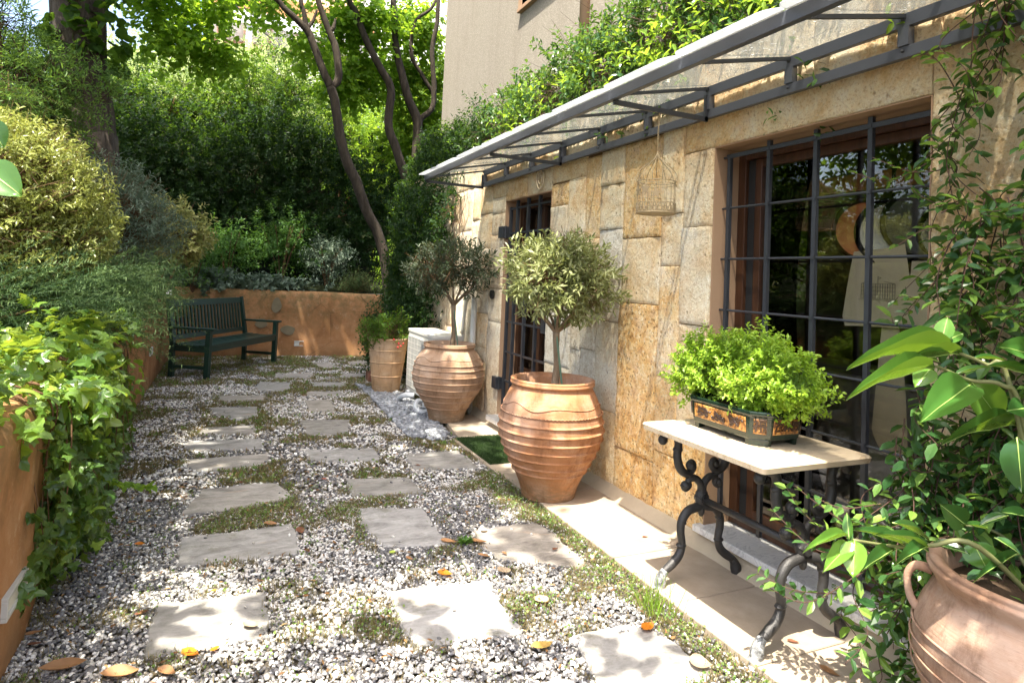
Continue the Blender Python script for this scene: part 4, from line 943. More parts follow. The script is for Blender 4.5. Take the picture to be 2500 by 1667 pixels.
def leg_frame(y):
    X0 = 2.125                     # centre line
    def P(pts): return [(X0+a, y, b) for a, b in pts]
    m_ = MB()
    for s in (-1, 1):
        up = [(s*.235, .700), (s*.215, .722), (s*.17, .715), (s*.148, .67), (s*.152, .61), (s*.135, .555), (s*.10, .525)]
        stem(m_, P(up+[(s*.070, .530), (s*.052, .555), (s*.066, .578), (s*.085, .565), (s*.078, .550)]), [.020, .024, .020, .019, .020, .021, .019, .015, .014, .013, .013, .015], 5, 10)
        m_.ball((X0+s*.238, y, .690), (.022, .022, .024)); m_.ball((X0+s*.150, y-.0, .640), (.026, .02, .016)); m_.ball((X0+s*.073, y, .56), (.02, .024, .02))
        mid = [(s*.115, .475), (s*.100, .455), (s*.078, .468), (s*.082, .492), (s*.045, .500), (s*.010, .47), (s*.004, .43), (s*.02, .40)]
        stem(m_, P(mid), [.013, .015, .015, .015, .017, .018, .02, .022], 5, 10); m_.ball((X0+s*.098, y, .470), (.021, .025, .021))
        # link between scrolls
        stem(m_, P([(s*.10, .53), (s*.070, .505), (s*.04, .498)]), [.017, .015, .015], 4, 8)
        lower = [(0, .372), (s*.03, .362), (s*.078, .350), (s*.112, .31), (s*.118, .26), (s*.108, .20), (s*.125, .15), (s*.165, .115), (s*.205, .09)]
        stem(m_, P(lower), [.020, .021, .021, .020, .019, .018, .020, .021, .017], 6, 10)
        m_.ball((X0+s*.112, y, .195), (.026, .021, .013)); m_.ball((X0+s*.105, y, .30), (.014, .02, .012))
    m_.ball((X0, y, .405), (.036, .026, .05)); m_.ball((X0, y, .345), (.016, .018, .03)); m_.tube([(X0, y-.028, .40), (X0, y+.028, .40)], .022, 14)
    m_.box((X0-.24, y-.018, .717), (X0+.235, y+.018, .741))
    o = loc(m_, tb).build('leg_frame', M['castiron'], tb, smooth='auto')
    for s in (-1, 1):
        f_ = MB(); stem(f_, P([(s*.200, .092), (s*.216, .072), (s*.226, .045), (s*.230, .0)]), [.018, .022, .027, .022], 5, 12)
        for q in (-1, 0, 1): f_.ball((X0+s*(.240+.006*(1-abs(q))), y+q*.014, .016), (.018, .010, .017), 8)
        loc(f_, tb).build('foot', M['foot'] if s < 0 else M['castiron'], o, smooth=True)
for y_ in (1.835, 2.42): leg_frame(y_)
m_ = MB(); m_.tube([(2.125, 1.835, .40), (2.125, 2.42, .40)], .0155, 14); loc(m_, tb).build('stretcher', M['castiron'], tb, smooth=True)
# ================================================================== glazed planter and basil
PLX, PLY = 2.110, 2.150
pl = thing('planter', 'dark green glazed planter with orange panels standing on the marble table', 'planter', (PLX, PLY, TZ))
hx, hy, ch = .135, .222, .058
def octo(sx, sy, c_): return [(-sx, -sy+c_), (-sx+c_, -sy), (sx-c_, -sy), (sx, -sy+c_), (sx, sy-c_), (sx-c_, sy), (-sx+c_, sy), (-sx, sy-c_)]
m_green = simple('dark_green_glaze', (.008, .020, .013), .2, 0, .5, 14, .2, .6)
def m_amber():
    t = NT('amber_glaze'); n = t.noise(38, 4, .6, None, 1.5)
    return t.done(t.pbr(t.ramp(n, [(.38, (.09, .035, .012)), (.50, (.34, .15, .035)), (.66, (.48, .27, .08))]), .3, 0, .5, t.bump(n, .5, .006)))
m_amb = m_amber(); m_brown = simple('dark_brown_relief', (.035, .016, .010), .3, 0, .3, 30, .2, .6)
m_ = MB(); ring = []; lv = [(.96, .022), (1.0, .03), (1.02, .045), (1.06, .118), (1.10, .126), (1.10, .140), (1.06, .142), (1.0, .136), (.98, .10)]
vs = []; 
for q, z_ in lv: vs += [(x*q, y*q, z_) for x, y in octo(hx, hy, ch)]
m_.add(vs, [(i*8+j, i*8+(j+1) % 8, (i+1)*8+(j+1) % 8, (i+1)*8+j) for i in range(len(lv)-1) for j in range(8)]+[tuple(range(8))[::-1]])
m_.build('planter_body', m_green, pl, bevel=.003)
for sx in (-1, 1):
    for sy in (-1, 1):
        f_ = MB(); f_.prism(ccw([(sx*(hx-.005), sy*(hy-.085)), (sx*(hx-.005), sy*(hy-ch-.0)), (sx*(hx-ch), sy*(hy-.005)), (sx*(hx-.075), sy*(hy-.005)), (sx*(hx-.065), sy*(hy-.065))]), 0, .028, inset=.004); f_.build('foot', m_green, pl, bevel=.003)
def panel(c, ax, half, z0, z1, kind, glyph=None):
    ax = nz(np.array([*ax, 0.])); n = np.array([ax[1], -ax[0], 0]); tilt = .06*.13
    def Q(u, v, d=0): # u along, v up 0..1, d outward
        zz = z0+(z1-z0)*v; sc = 1.02+.04*(zz-.045)/.073
        base = np.array([c[0]*sc, c[1]*sc, zz]); return tuple(base+ax*u+n*d)
    m_ = MB(); m_.add([Q(-half, 0, .001), Q(half, 0, .001), Q(half, 1, .001), Q(-half, 1, .001), Q(-half+.004, .06, .0035), Q(half-.004, .06, .0035), Q(half-.004, .94, .0035), Q(-half+.004, .94, .0035)], [(4, 5, 6, 7), (0, 1, 5, 4), (1, 2, 6, 5), (2, 3, 7, 6), (3, 0, 4, 7)])
    m_.build('panel', m_amb, pl)
    rs = random.Random(int(half*1e4)+len(str(glyph)))
    r_ = MB()
    if glyph is None:
        for cx_ in ((-.62, .0, .6) if half > .07 else (-.4, .3)):
            for _ in range(5):
                p = [(cx_*half+rs.uniform(-.25, .25)*half, rs.uniform(.15, .85)) for _ in range(4)]
                r_.tube(smooth_path([Q(a, b, .005) for a, b in p], 5), .0035, 6)
            for _ in range(6): r_.ball(Q(cx_*half+rs.uniform(-.3, .3)*half, rs.uniform(.2, .8), .004), .006, 6)
        r_.build('relief_figures', m_brown, pl, smooth=True)
    else:
        cu = bpy.data.curves.new('relief_characters', 'FONT'); cu.body = glyph; cu.size = .058 if len(glyph) == 1 else .044; cu.align_x = 'CENTER'; cu.align_y = 'CENTER'; cu.extrude = .0025; cu.offset = .0006
        o = bpy.data.objects.new('relief_characters', cu); COL.objects.link(o); o.parent = pl; cu.materials.append(m_brown); o = tomesh(o)
        up = np.array(Q(0, 1))-np.array(Q(0, 0)); up = nz(up); nn = nz(np.cross(ax, up)); mt = Matrix(((ax[0], up[0], nn[0]), (ax[1], up[1], nn[1]), (ax[2], up[2], nn[2]))).to_4x4()
        o.matrix_local = Matrix.Translation(Vector(Q(0, .5, .005))) @ mt
hz0, hz1 = .050, .112
panel((-hx, 0), (0, -1), hy-ch-.008, hz0, hz1, 0); panel((hx, 0), (0, 1), hy-ch-.008, hz0, hz1, 0)
panel((0, -hy), (1, 0), hx-ch-.006, hz0, hz1, 0, '茂林閣'); panel((0, hy), (-1, 0), hx-ch-.006, hz0, hz1, 0)
for sx, sy in ((-1, -1), (1, -1), (1, 1), (-1, 1)):
    panel((sx*(hx-ch/2), sy*(hy-ch/2)), {(-1, -1): (1, -1), (1, -1): (1, 1), (1, 1): (-1, 1), (-1, 1): (-1, -1)}[(sx, sy)], .025, hz0, hz1, 0, '福')
m_ = MB(); m_.prism(octo(hx*.97, hy*.97, ch), .09, .118); m_.build('potting_soil', M['soil'], pl)
bs = thing('basil_plant', 'bright lime green basil mounding out of the glazed planter', 'plant', (PLX, PLY, TZ+.12))
bl_ = [(0, .13, .12, .15, .16, .15), (0, -.12, .11, .15, .17, .14), (-.03, .22, .17, .12, .14, .12), (.02, .05, .16, .14, .15, .12), (.03, -.05, .20, .10, .10, .13), (.0, -.26, .13, .12, .13, .13), (-.05, .30, .08, .10, .10, .11)]
tw = twigs(bl_, 1300, 31, .5, .7, .5, .18); twig_leaves('foliage', tw, 11, .05, .021, .013, 'dia', M['L_basil'], bs, .95, .8, fold=1.4)
twig_wood('stems', tw, .05, .0012, simple('green_stem', (.14, .24, .04), .7), bs, 1, 1.2)
# ================================================================== bench
bx = np.array([-.155, 8.66]); ax_ = nz(np.array([.925, 1.52])); an = math.atan2(ax_[1], ax_[0]); L_ = 1.72
be = thing('garden_bench', 'dark green slatted wooden bench by the ochre back wall', 'bench', (bx[0], bx[1], 0), an)
# local: x along bench, y backwards (away from the sitter), z up
def leg(x, y, h, back=False):
    m_ = MB()
    if back: m_.add([(x-.026, y-.03, 0), (x+.026, y-.03, 0), (x+.026, y+.03, 0), (x-.026, y+.03, 0), (x-.026, y-.02, .43), (x+.026, y-.02, .43), (x+.026, y+.035, .43), (x-.026, y+.035, .43), (x-.026, y+.085, h), (x+.026, y+.085, h), (x+.026, y+.125, h-.01), (x-.026, y+.125, h-.01)], [(3, 2, 1, 0), (8, 9, 10, 11)]+[(i*4+j, i*4+(j+1) % 4, i*4+4+(j+1) % 4, i*4+4+j) for i in (0, 1) for j in range(4)])
    else: m_.box((x-.03, y-.03, 0), (x+.03, y+.03, h))
    return m_.build('leg', M['green_wood'], be, bevel=.003)
for x in (.03, L_-.03): leg(x, .0, .60); leg(x, .47, .96, True)
for x in (.03, L_-.03):
    m_ = MB(); m_.box((x-.035, -.075, .60), (x+.035, .50, .628)); m_.build('armrest', M['green_wood'], be, bevel=.006)
    m_ = MB(); m_.box((x-.018, .031, .33), (x+.018, .439, .40)); m_.box((x-.014, .031, .12), (x+.014, .439, .16)); m_.build('side_rail', M['green_wood'], be, bevel=.002)
m_ = MB(); m_.box((.061, -.022, .335), (L_-.061, .006, .405)); m_.box((.057, .455, .34), (L_-.057, .485, .40)); m_.build('seat_rail', M['green_wood'], be, bevel=.002)
m_ = MB()
for k in range(6): m_.box((.0+.002, -.03+.078*k, .404+.0*k-.012*math.sin(math.pi*k/5)), (L_-.002, .036+.078*k, .424-.012*math.sin(math.pi*k/5)))
m_.build('seat', M['green_wood'], be, bevel=.003)
m_ = MB()
def bk(z): return .50+(z-.43)/(.96-.43)*.085
def slat(x0, x1, z0, z1, t=.010): m_.add([(x0, bk(z0)-t, z0), (x1, bk(z0)-t, z0), (x1, bk(z0)+t, z0), (x0, bk(z0)+t, z0), (x0, bk(z1)-t, z1), (x1, bk(z1)-t, z1), (x1, bk(z1)+t, z1), (x0, bk(z1)+t, z1)], [(3, 2, 1, 0), (4, 5, 6, 7), (0, 1, 5, 4), (1, 2, 6, 5), (2, 3, 7, 6), (3, 0, 4, 7)])
slat(.057, L_-.057, .865, .945, .016); slat(.057, L_-.057, .455, .51, .016)
for k in range(21): x = .095+k*(L_-.19-.036)/20; slat(x, x+.036, .511, .864)
m_.build('backrest', M['green_wood'], be, bevel=.002)
# ================================================================== air conditioner
ac = thing('air_conditioner', 'off white outdoor air conditioner unit between the buff pot and pale jar', 'air conditioner', (1.93, 6.16, .06))
m_ = MB(); m_.box((0, 0, .06), (.31, .92, .73)); body = m_.build('casing', M['plastic'], ac, bevel=.012)
m_ = MB(); m_.box((-.006, -.006, .70), (.316, .926, .735)); m_.build('top_cover', M['plastic'], ac, bevel=.006)
m_ = MB()
for q in np.linspace(0, 1, 10): m_.box((-.0100, .24, .11+q*.54), (-.0085, .90, .1135+q*.54))
for q in np.linspace(0, 1, 6): m_.box((-.0115, .24+q*.65, .11), (-.0102, .243+q*.65, .656))
m_.build('fan_grille', M['plastic'], ac)
m_ = MB(); m_.box((-.008, .23, .10), (-.001, .905, .66)); m_.build('fan_opening', simple('shaded_fan_panel', (.33, .33, .31), .5), ac, bevel=.003)  # plain grey panel behind the grille lines
m_ = MB(); m_.box((.09, -.01, .50), (.27, -.001, .66)); m_.build('service_panel', M['plastic'], ac, bevel=.004)
for y_ in (.1, .78): m_ = MB(); m_.box((-.03, y_, 0), (.34, y_+.06, .06)); m_.build('foot_rail', M['white_pvc'], ac, bevel=.01)
lg = MB()
for (u, v) in ((0, .012), (-.0105, -.006), (.0105, -.006)):
    c_ = (-.0165, .115+u, .615+v); lg.add([(c_[0], c_[1], c_[2]+.011), (c_[0], c_[1]+.0065, c_[2]), (c_[0], c_[1], c_[2]-.011), (c_[0], c_[1]-.0065, c_[2])], [(0, 1, 2, 3)])
lg.build('red_emblem', M['red'], ac)
def text(body, size, parent, mat, name, M4, ext=.0006):
    cu = bpy.data.curves.new(name, 'FONT'); cu.body = body; cu.size = size; cu.extrude = ext; cu.align_y = 'CENTER'; cu.materials.append(mat)
    o = bpy.data.objects.new(name, cu); COL.objects.link(o); o.parent = parent; o = tomesh(o); o.matrix_local = M4; return o
MF = Matrix(((0, 0, -1, 0), (-1, 0, 0, 0), (0, 1, 0, 0), (0, 0, 0, 1)))
text('MITSUBISHI\nELECTRIC', .017, ac, M['darktxt'], 'maker_lettering', Matrix.Translation((-.0165, .098, .618)) @ MF)
for y_, z_ in ((5.75, .10),):
    pass
hs = MB(); stem(hs, [(1.93, 6.95, .03), (1.84, 6.93, .035), (1.80, 6.86, .05), (1.82, 6.75, .10), (1.92, 6.70, .11)], [.028]*5, 6, 10); tag(hs.build('drain_pipe', M['white_pvc'], smooth=True), 'white bent pipe on the blue pebbles by the buff pot', 'pipe', 'white pipes under the air conditioner')
hs = MB(); stem(hs, [(1.95, 6.22, .04), (1.86, 6.20, .03), (1.83, 6.30, .06), (1.86, 6.36, .11), (1.95, 6.38, .11)], [.028]*5, 6, 10); tag(hs.build('drain_pipe', M['white_pvc'], smooth=True), 'white bent pipe beside the foot of the pale jar', 'pipe', 'white pipes under the air conditioner')
hs = MB(); stem(hs, [(2.34, 6.45, .3), (2.34, 6.42, .8), (2.345, 6.4, 1.15), (2.34, 6.3, 1.2), (2.33, 6.34, 1.1), (2.32, 6.4, .8)], [.018]*6, 6, 10); hs.tube([(2.35, 6.15, .0), (2.35, 6.15, 1.2)], .03, 12); tag(hs.build('refrigerant_pipe', M['plastic'], smooth=True), 'cream insulated pipes rising on the wall behind the pale jar', 'pipe')
# small brick by the buff pot
m_ = MB(); c_ = G(904, 930); m_.box((c_[0]-.045, c_[1]-.09, 0), (c_[0]+.05, c_[1]+.08, .13), jit=.004); tag(m_.build('brick', simple('red_brown_brick', (.24, .11, .075), .95, 0, .3, 20, .6), bevel=.006), 'small red brown brick standing beside the buff pot', 'brick')
# artificial grass mat
dm = thing('doormat', 'green artificial grass mat on the step in front of the door', 'doormat', (2.085, 4.76, .024)); m_ = MB(); m_.box((-.22, -.36, 0), (.24, .40, .006)); m_.build('mat_base', M['mat_grass'], dm)
rs = np.random.RandomState(2); n = 15000; P = np.stack([rs.uniform(-.22, .24, n), rs.uniform(-.36, .40, n), np.full(n, .005)], 1); D = rs.randn(n, 3)*.45; D[:, 2] = 1
leaves('turf_pile', P, D, rs.randn(n, 3), .018, .004, 'needle', M['mat_grass'], dm)
# ================================================================== birdcage
bc = thing('birdcage', 'cream wire birdcage with cut out leaves hanging from the canopy', 'birdcage', (2.03, 2.73, 1.775))
r = .098; m_ = MB()
for k in range(18):
    a = 2*math.pi*k/18; m_.tube([(r*math.cos(a), r*math.sin(a), .0), (r*math.cos(a), r*math.sin(a), .165)], .0013, 5)
for k in range(13):
    a = 2*math.pi*k/13
    pr = smooth_path([(r, 0, .165), (r*1.10, 0, .19), (r*.92, 0, .225), (r*.5, 0, .262), (r*.2, 0, .287), (.004, 0, .315)], 4)
    m_.tube([(p[0]*math.cos(a), p[0]*math.sin(a), p[2]) for p in pr], .0017, 5)
for z_, q, th_ in ((.0, 1.02, .003), (.166, 1.0, .0022), (.152, 1.0, .0016), (.07, 1.0, .0012)):
    m_.tube([(r*q*math.cos(a), r*q*math.sin(a), z_) for a in np.linspace(0, 6.2832, 41)], th_, 6, cap=False)
m_.build('wire_frame', M['cagew'], bc)
m_ = MB(); m_.lathe([(.001, .0), (r*1.0, .0), (r*1.03, .004), (r*1.0, .006), (.001, .003)], 40); m_.build('base_tray', M['cagew'], bc)
m_ = MB()
for k in range(22):
    a0, a1, am = [2*math.pi*(k+q)/22 for q in (0.05, .95, .5)]
    for q in (-1, 1): m_.tube([(1.025*r*math.cos(am+q*t_*.12), 1.025*r*math.sin(am+q*t_*.12), .006+.045*t_) for t_ in (0.05, .6, 1.0, .55)][:3]+[(1.025*r*math.cos(am), 1.025*r*math.sin(am), .053)], .0024, 5)
    m_.ball((1.025*r*math.cos(am), 1.025*r*math.sin(am), .028), .005, 6)
m_.build('ornamental_band', M['cagew'], bc)
m_ = MB(); m_.tube([(0, 0, .165), (0, 0, .13)], .001, 5); m_.ball((0, 0, .318), .006, 8); m_.ball((0, 0, .158), .006, 6); m_.build('finial', M['cagew'], bc)
for a, z_ in ((R(200), .118), (R(232), .095), (R(170), .11)):
    m_ = MB(); c_ = Vector((r*1.02*math.cos(a), r*1.02*math.sin(a), z_)); tx = Vector((-math.sin(a), math.cos(a), 0)); nn = Vector((math.cos(a), math.sin(a), 0)); k = 24
    pt = [c_+tx*(.021*(1+.38*math.cos(5*q))*math.sin(q))+Vector((0, 0, 1))*(.021*(1+.38*math.cos(5*q))*math.cos(q)) for q in np.linspace(0, 6.2832, k+1)[:-1]]
    m_.add([tuple(p) for p in pt]+[tuple(p+nn*.0015) for p in pt], [tuple(range(k)), tuple(range(k, 2*k))[::-1]]+[(i, (i+1) % k, k+(i+1) % k, k+i) for i in range(k)]); m_.build('metal_leaf', simple('rusty_sheet', (.30, .22, .12), .6, .2, .3, 30, .2), bc)
m_ = MB(); m_.tube([(0, 0, .32), (.003, 0, .44), (0, 0, .545)], .0014, 5); m_.tube([(0.002, 0, .32), (-.002, .003, .42), (.006, 0, .545)], .0012, 5); m_.build('hanging_string', M['cagew'], bc)
# ================================================================== kitchen things seen through the glass
cop = simple('copper', (.22, .085, .035), .3, 1, .2, 10, .03); ste = simple('polished_steel', (.16, .16, .15), .2, 1, .1, 10, .02); teal = simple('teal_enamel', (.03, .22, .25), .25, 0, .1); blk = simple('black_iron_pan', (.02, .02, .02), .35, .4)
rail = MB(); rail.box((2.93, 1.0, 1.93), (2.965, 2.60, 2.02)); tag(rail.build('pan_rack', simple('orange_brown_wood', (.28, .12, .03), .5, 0, .2), bevel=.003), 'horizontal wooden rail carrying hooks and pans behind the glass', 'pan rack')
def pan(y, z, r, dep, mat, label, tilt, hl=.16, x=2.90):
    t = thing('hanging_pan', label, 'pan', (x, y, z), 0, 'pans hanging in the kitchen window'); mt = Matrix.Rotation(tilt, 4, 'Z') @ Matrix.Rotation(R(-90), 4, 'Y')
    m_ = MB(); m_.lathe([(.001, 0), (r*.86, 0), (r*.94, .01), (r, dep), (r*1.02, dep+.003), (r*.98, dep), (r*.9, .014), (.001, .006)], 40); m_.xf(mt); m_.build('pan_bowl', mat, t, smooth='auto')
    h_ = MB(); h_.tube([(r*.97, 0, dep*.8), (r+.04, 0, dep), (r+hl, 0, dep+.01)], [.009, .007, .009], 8, flat=.6); h_.xf(mt @ Matrix.Rotation(0, 4, 'Z')); h_.build('handle', mat, t, smooth=True)
    hk = MB(); stem(hk, [(0, 0, r+hl-.02), (.015, .0, r+hl+.01), (.03, 0, r+hl+.05), (.015, 0, r+hl+.09)], [.004]*4, 5, 6); hk.build('hook', ste, t, smooth=True)
    return t
pan(2.17, 1.72, .155, .06, cop, 'copper pan hanging left of the others behind the glass', R(35)); pan(2.03, 1.70, .16, .07, ste, 'polished steel pan hanging between the copper pan and the black pan', R(30))
pan(1.90, 1.74, .16, .05, blk, 'black pan hanging to the right of the polished steel pan', R(30)); pan(1.74, 1.68, .125, .09, ste, 'deep shiny saucepan hanging beside the teal pan', R(30), x=2.86); pan(1.62, 1.62, .13, .06, teal, 'teal enamel pan hanging at the right end of the rail', R(30), x=2.84)
can_ = simple('cream_canvas', (.60, .52, .38), .95, 0, .08, 4, .3)
def cloth(name, label, cat, outline, x, y, z, amp, mat=can_, seed=0, group=None):
    o_ = np.array(outline); zs = np.linspace(o_[:, 1].min()+1e-4, o_[:, 1].max()-1e-4, 26); nx = 16; V = []
    for zz in zs:
        xs = []
        for i in range(len(o_)):
            a, b = o_[i], o_[(i+1) % len(o_)]
            if (a[1]-zz)*(b[1]-zz) <= 0 and a[1] != b[1]: xs.append(a[0]+(b[0]-a[0])*(zz-a[1])/(b[1]-a[1]))
        l, r_ = min(xs), max(xs)
        for i in range(nx): u = l+(r_-l)*i/(nx-1); V.append((amp*math.sin(u*38+zz*3+seed)*(.3+abs(zz)*1.5), u, zz))
    t = MB(); k = len(zs); t.add(V, [(j*nx+i, j*nx+i+1, (j+1)*nx+i+1, (j+1)*nx+i) for j in range(k-1) for i in range(nx-1)])
    o = t.build(name, mat, smooth=True); o.location = (x, y, z); tag(o, label, cat, group); return o
tote = cloth('tote_bag', 'cream canvas tote bag printed with a palace facade hanging behind the glass', 'bag', [(-.18, -.34), (-.15, -.37), (.0, -.355), (.17, -.375), (.19, -.33), (.15, -.1), (.13, 0), (.05, -.02), (-.06, .0), (-.12, .02)], 2.80, 2.03, 1.62, .011)
pr = MB()
def ln(a, b, w_=.0022): pr.bar((-.0075, a[0], a[1]), (-.0075, b[0], b[1]), .0012, w_, (1, 0, 0))
bw_, b0_, b1_ = .085, -.235, -.165
for z_ in (b0_, b0_+.018, b0_+.036, b0_+.054, b1_): ln((-bw_, z_), (bw_, z_), .0018)
for k in range(15): ln((-bw_+2*bw_*k/14, b0_), (-bw_+2*bw_*k/14, b1_), .0016)
for q in (-1, 1): ln((q*bw_, b1_), (q*.03, b1_+.012)); 
ln((0, b1_), (0, b1_+.035)); ln((0, b1_+.033), (-.016, b1_+.028)); ln((-.016, b1_+.028), (0, b1_+.022)); ln((-.1, b0_-.006), (.1, b0_-.006), .003)
pr.build('facade_print', M['darktxt'], tote)
cloth('oven_glove', 'cream oven glove hanging to the right of the tote bag', 'oven glove', [(-.05, -.30), (.03, -.33), (.075, -.22), (.06, 0), (-.06, 0)], 2.78, 1.80, 1.56, .006, can_, 2)
ap = cloth('apron', 'pale cotton apron with trailing ties hanging under the tote bag', 'apron', [(-.10, -.62), (-.02, -.55), (.03, -.60), (.09, -.50), (.05, 0), (-.03, 0)], 2.83, 1.98, 1.27, .012, can_, 4)
m_ = MB(); stem(m_, [(0, -.02, -.5), (.01, -.04, -.62), (0, -.03, -.75)], [.010]*3, 6, 6, flat=.25); m_.build('apron_tie', can_, ap)
bn = thing('kitchen_bin', 'stainless steel kitchen bin with a black lid inside the window', 'bin', (2.98, 1.66, 0)); m_ = MB(); m_.prism([(-.15, -.2), (.15, -.2), (.15, .2), (-.15, .2)], 0, .60); m_.build('bin_body', simple('brushed_steel', (.42, .43, .42), .3, .9), bn, bevel=.03); m_ = MB(); m_.box((-.16, -.21, .605), (.16, .21, .655)); m_.build('bin_lid', blk, bn, bevel=.02)
# counter
m_ = MB(); m_.box((3.5, -.4, 0), (4.1, 3.4, .88)); m_.box((3.46, -.4, .885), (4.12, 3.4, .92)); tag(m_.build('kitchen_counter', simple('grey_worktop', (.22, .21, .19), .4)), 'dim kitchen counter seen inside the window', 'counter')
M['midrib'] = simple('pale_leaf_rib', (.30, .42, .10), .4, 0, .1)
# ================================================================== plants of the beds
def BL(px, py, y, rx, ry, rz):
    c = PY(px, py, y); return (c[0], c[1], c[2], rx, ry, rz)
def strands(name, n, base, dirs, Lr, droop, m, nl, nw, mat, parent, seed, spread=.35, tm='needle', ang=.7, wood=None, wr=.0018, side=0):
    """curved shoots clothed in needles or leaves. base(rs,n)->P, dirs(rs,n)->D"""
    rs = np.random.RandomState(seed); P = base(rs, n); D = norm(dirs(rs, n)+rs.randn(n, 3)*spread); L = Lr[0]+(Lr[1]-Lr[0])*rs.rand(n)
    dr = droop*(.6+.8*rs.rand(n)); bend = rs.randn(n, 3)*.12
    t = (np.arange(m)+.3)/m; T = t[None, :, None]
    C = P[:, None]+D[:, None]*L[:, None, None]*T+bend[:, None]*L[:, None, None]*T**2; C[..., 2] -= (dr*L)[:, None]*t[None]**2
    tan = D[:, None]+2*bend[:, None]*T; tan = np.broadcast_to(tan, C.shape).copy(); tan[..., 2] -= 2*dr[:, None]*t[None]; tan = norm(tan)
    q = rs.randn(n, m, 3); q = norm(q-tan*(q*tan).sum(2, keepdims=True))
    LD = (tan*(1-ang)+q*ang).reshape(-1, 3); NN = (rs.randn(n*m, 3)*.5+np.array([0, 0, .8]))
    tip = np.broadcast_to(t[None], (n, m)).reshape(-1)
    rn = np.clip(np.repeat(rs.rand(n), m)*.5+tip*.35+rs.rand(n*m)*.25, 0, 1); sc = (.7+.6*rs.rand(n*m))
    leaves(name, C.reshape(-1, 3), LD, NN, nl*sc, nw*sc, tm, mat, parent, rn)
    if wood:
        k = 5; tt = np.linspace(0, .95, k); W = P[:, None]+D[:, None]*L[:, None, None]*tt[None, :, None]+bend[:, None]*L[:, None, None]*(tt**2)[None, :, None]; W[..., 2] -= (dr*L)[:, None]*tt[None]**2
        s = norm(np.cross(D, rs.randn(n, 3))); u = norm(np.cross(D, s)); r = wr*(1.2-tt)[None, :, None]
        V = np.stack([W+s[:, None]*r, W+(-.5*s+.87*u)[:, None]*r, W+(-.5*s-.87*u)[:, None]*r], 2).reshape(-1, 3)
        F = np.array([(i*3+j, i*3+(j+1) % 3, i*3+3+(j+1) % 3, i*3+3+j) for i in range(k-1) for j in range(3)])
        npmesh('stems', V, (F[None]+np.arange(n)[:, None, None]*k*3).reshape(-1, 4), wood, parent, {'rnd': np.full(n*len(F), .5)})
def bush(name, label, blobs, n, k, tl, L, W, tm, mat, seed, wood=True, cat='shrub', group=None, base=None, **kw):
    c = base or (blobs[0][0], blobs[0][1], garden_h(blobs[0][0], blobs[0][1])); t = thing(name, label, cat, c, 0, group)
    b = [(q[0]-c[0], q[1]-c[1], q[2]-c[2], *q[3:]) for q in blobs]
    up = kw.pop('up', .25); sp = kw.pop('spread', .6); ho = kw.pop('hollow', .5); am = kw.pop('amp', .2)
    tw = twigs(b, n, seed, ho, up, sp, am); twig_leaves('foliage', tw, k, tl, L, W, tm, mat, t, **kw)
    if wood: twig_wood('twigs', twigs(b, n//2, seed+3, ho, up, sp, am), tl*1.2, .0018*max(1, L/.03), M['twig2'] if cat == 'hedge' else M['twig'], t, 1, 1.2)
    m_ = MB(); rs = random.Random(seed)
    for i in range(5):
        q = b[i % len(b)]; stem(m_, [(rs.uniform(-.1, .1), rs.uniform(-.1, .1), -.15), (q[0]*.5+rs.uniform(-.1, .1), q[1]*.5+rs.uniform(-.1, .1), q[2]*.45), (q[0]+rs.uniform(-.4, .4)*q[3], q[1]+rs.uniform(-.4, .4)*q[4], q[2]+.3*q[5])], [.022, .016, .006], 4, 6)
    m_.build('stems', M['twig'], t, smooth=True); return t
# big rounded yellow green shrub on the left
bush('rounded_shrub', 'big rounded yellow green shrub at the left edge catching the sun', [BL(0, 520, 4.7, .52, .55, .56), BL(45, 420, 4.6, .34, .40, .32), BL(115, 520, 4.8, .34, .42, .38), BL(60, 600, 4.8, .45, .45, .25)], 3800, 9, .08, .034, .0125, 'oval', M['L_pitto'], 41, hollow=.4, up=.35, spread=.5, amp=.16)
bush('grey_shrub', 'small grey green shrub between the yellow shrub and the variegated one', [BL(275, 510, 6.8, .38, .5, .36), BL(325, 560, 6.9, .36, .4, .34)], 1100, 9, .10, .050, .009, 'long', M['L_grey'], 42, up=.5)
bush('variegated_shrub', 'variegated cream and green shrub above the bench', [BL(395, 555, 8.6, .44, .4, .30), BL(450, 590, 8.5, .26, .3, .20)], 520, 8, .12, .068, .030, 'oval', M['L_varieg'], 43, up=.35)
ro = thing('rosemary_bush', 'feathery rosemary bush leaning over the left wall toward the bench', 'shrub', (-.92, 5.2, 1.0))
strands('foliage', 1700, lambda rs, n: np.stack([rs.uniform(-.75, .25, n), rs.uniform(-1.2, 1.3, n), rs.uniform(-.1, .26, n)], 1),
        lambda rs, n: np.array([1.0, -.1, .75])+rs.randn(n, 3)*np.array([.25, .40, .35]), (.30, .66), .42, 66, .022, .0042, M['L_rose'], ro, 51, .22, 'needle', .62, M['L_rose'], .0018)
m_ = MB(); rs_ = random.Random(2)
for i in range(16):
    y_ = rs_.uniform(-1.1, 1.2); stem(m_, [(-.5+rs_.uniform(-.2, .2), y_, -.1), (-.2, y_+.05, .05), (.1, y_+rs_.uniform(-.1, .1), .16)], [.014, .010, .005], 4, 6)
m_.build('stems', M['twig'], ro, smooth=True)
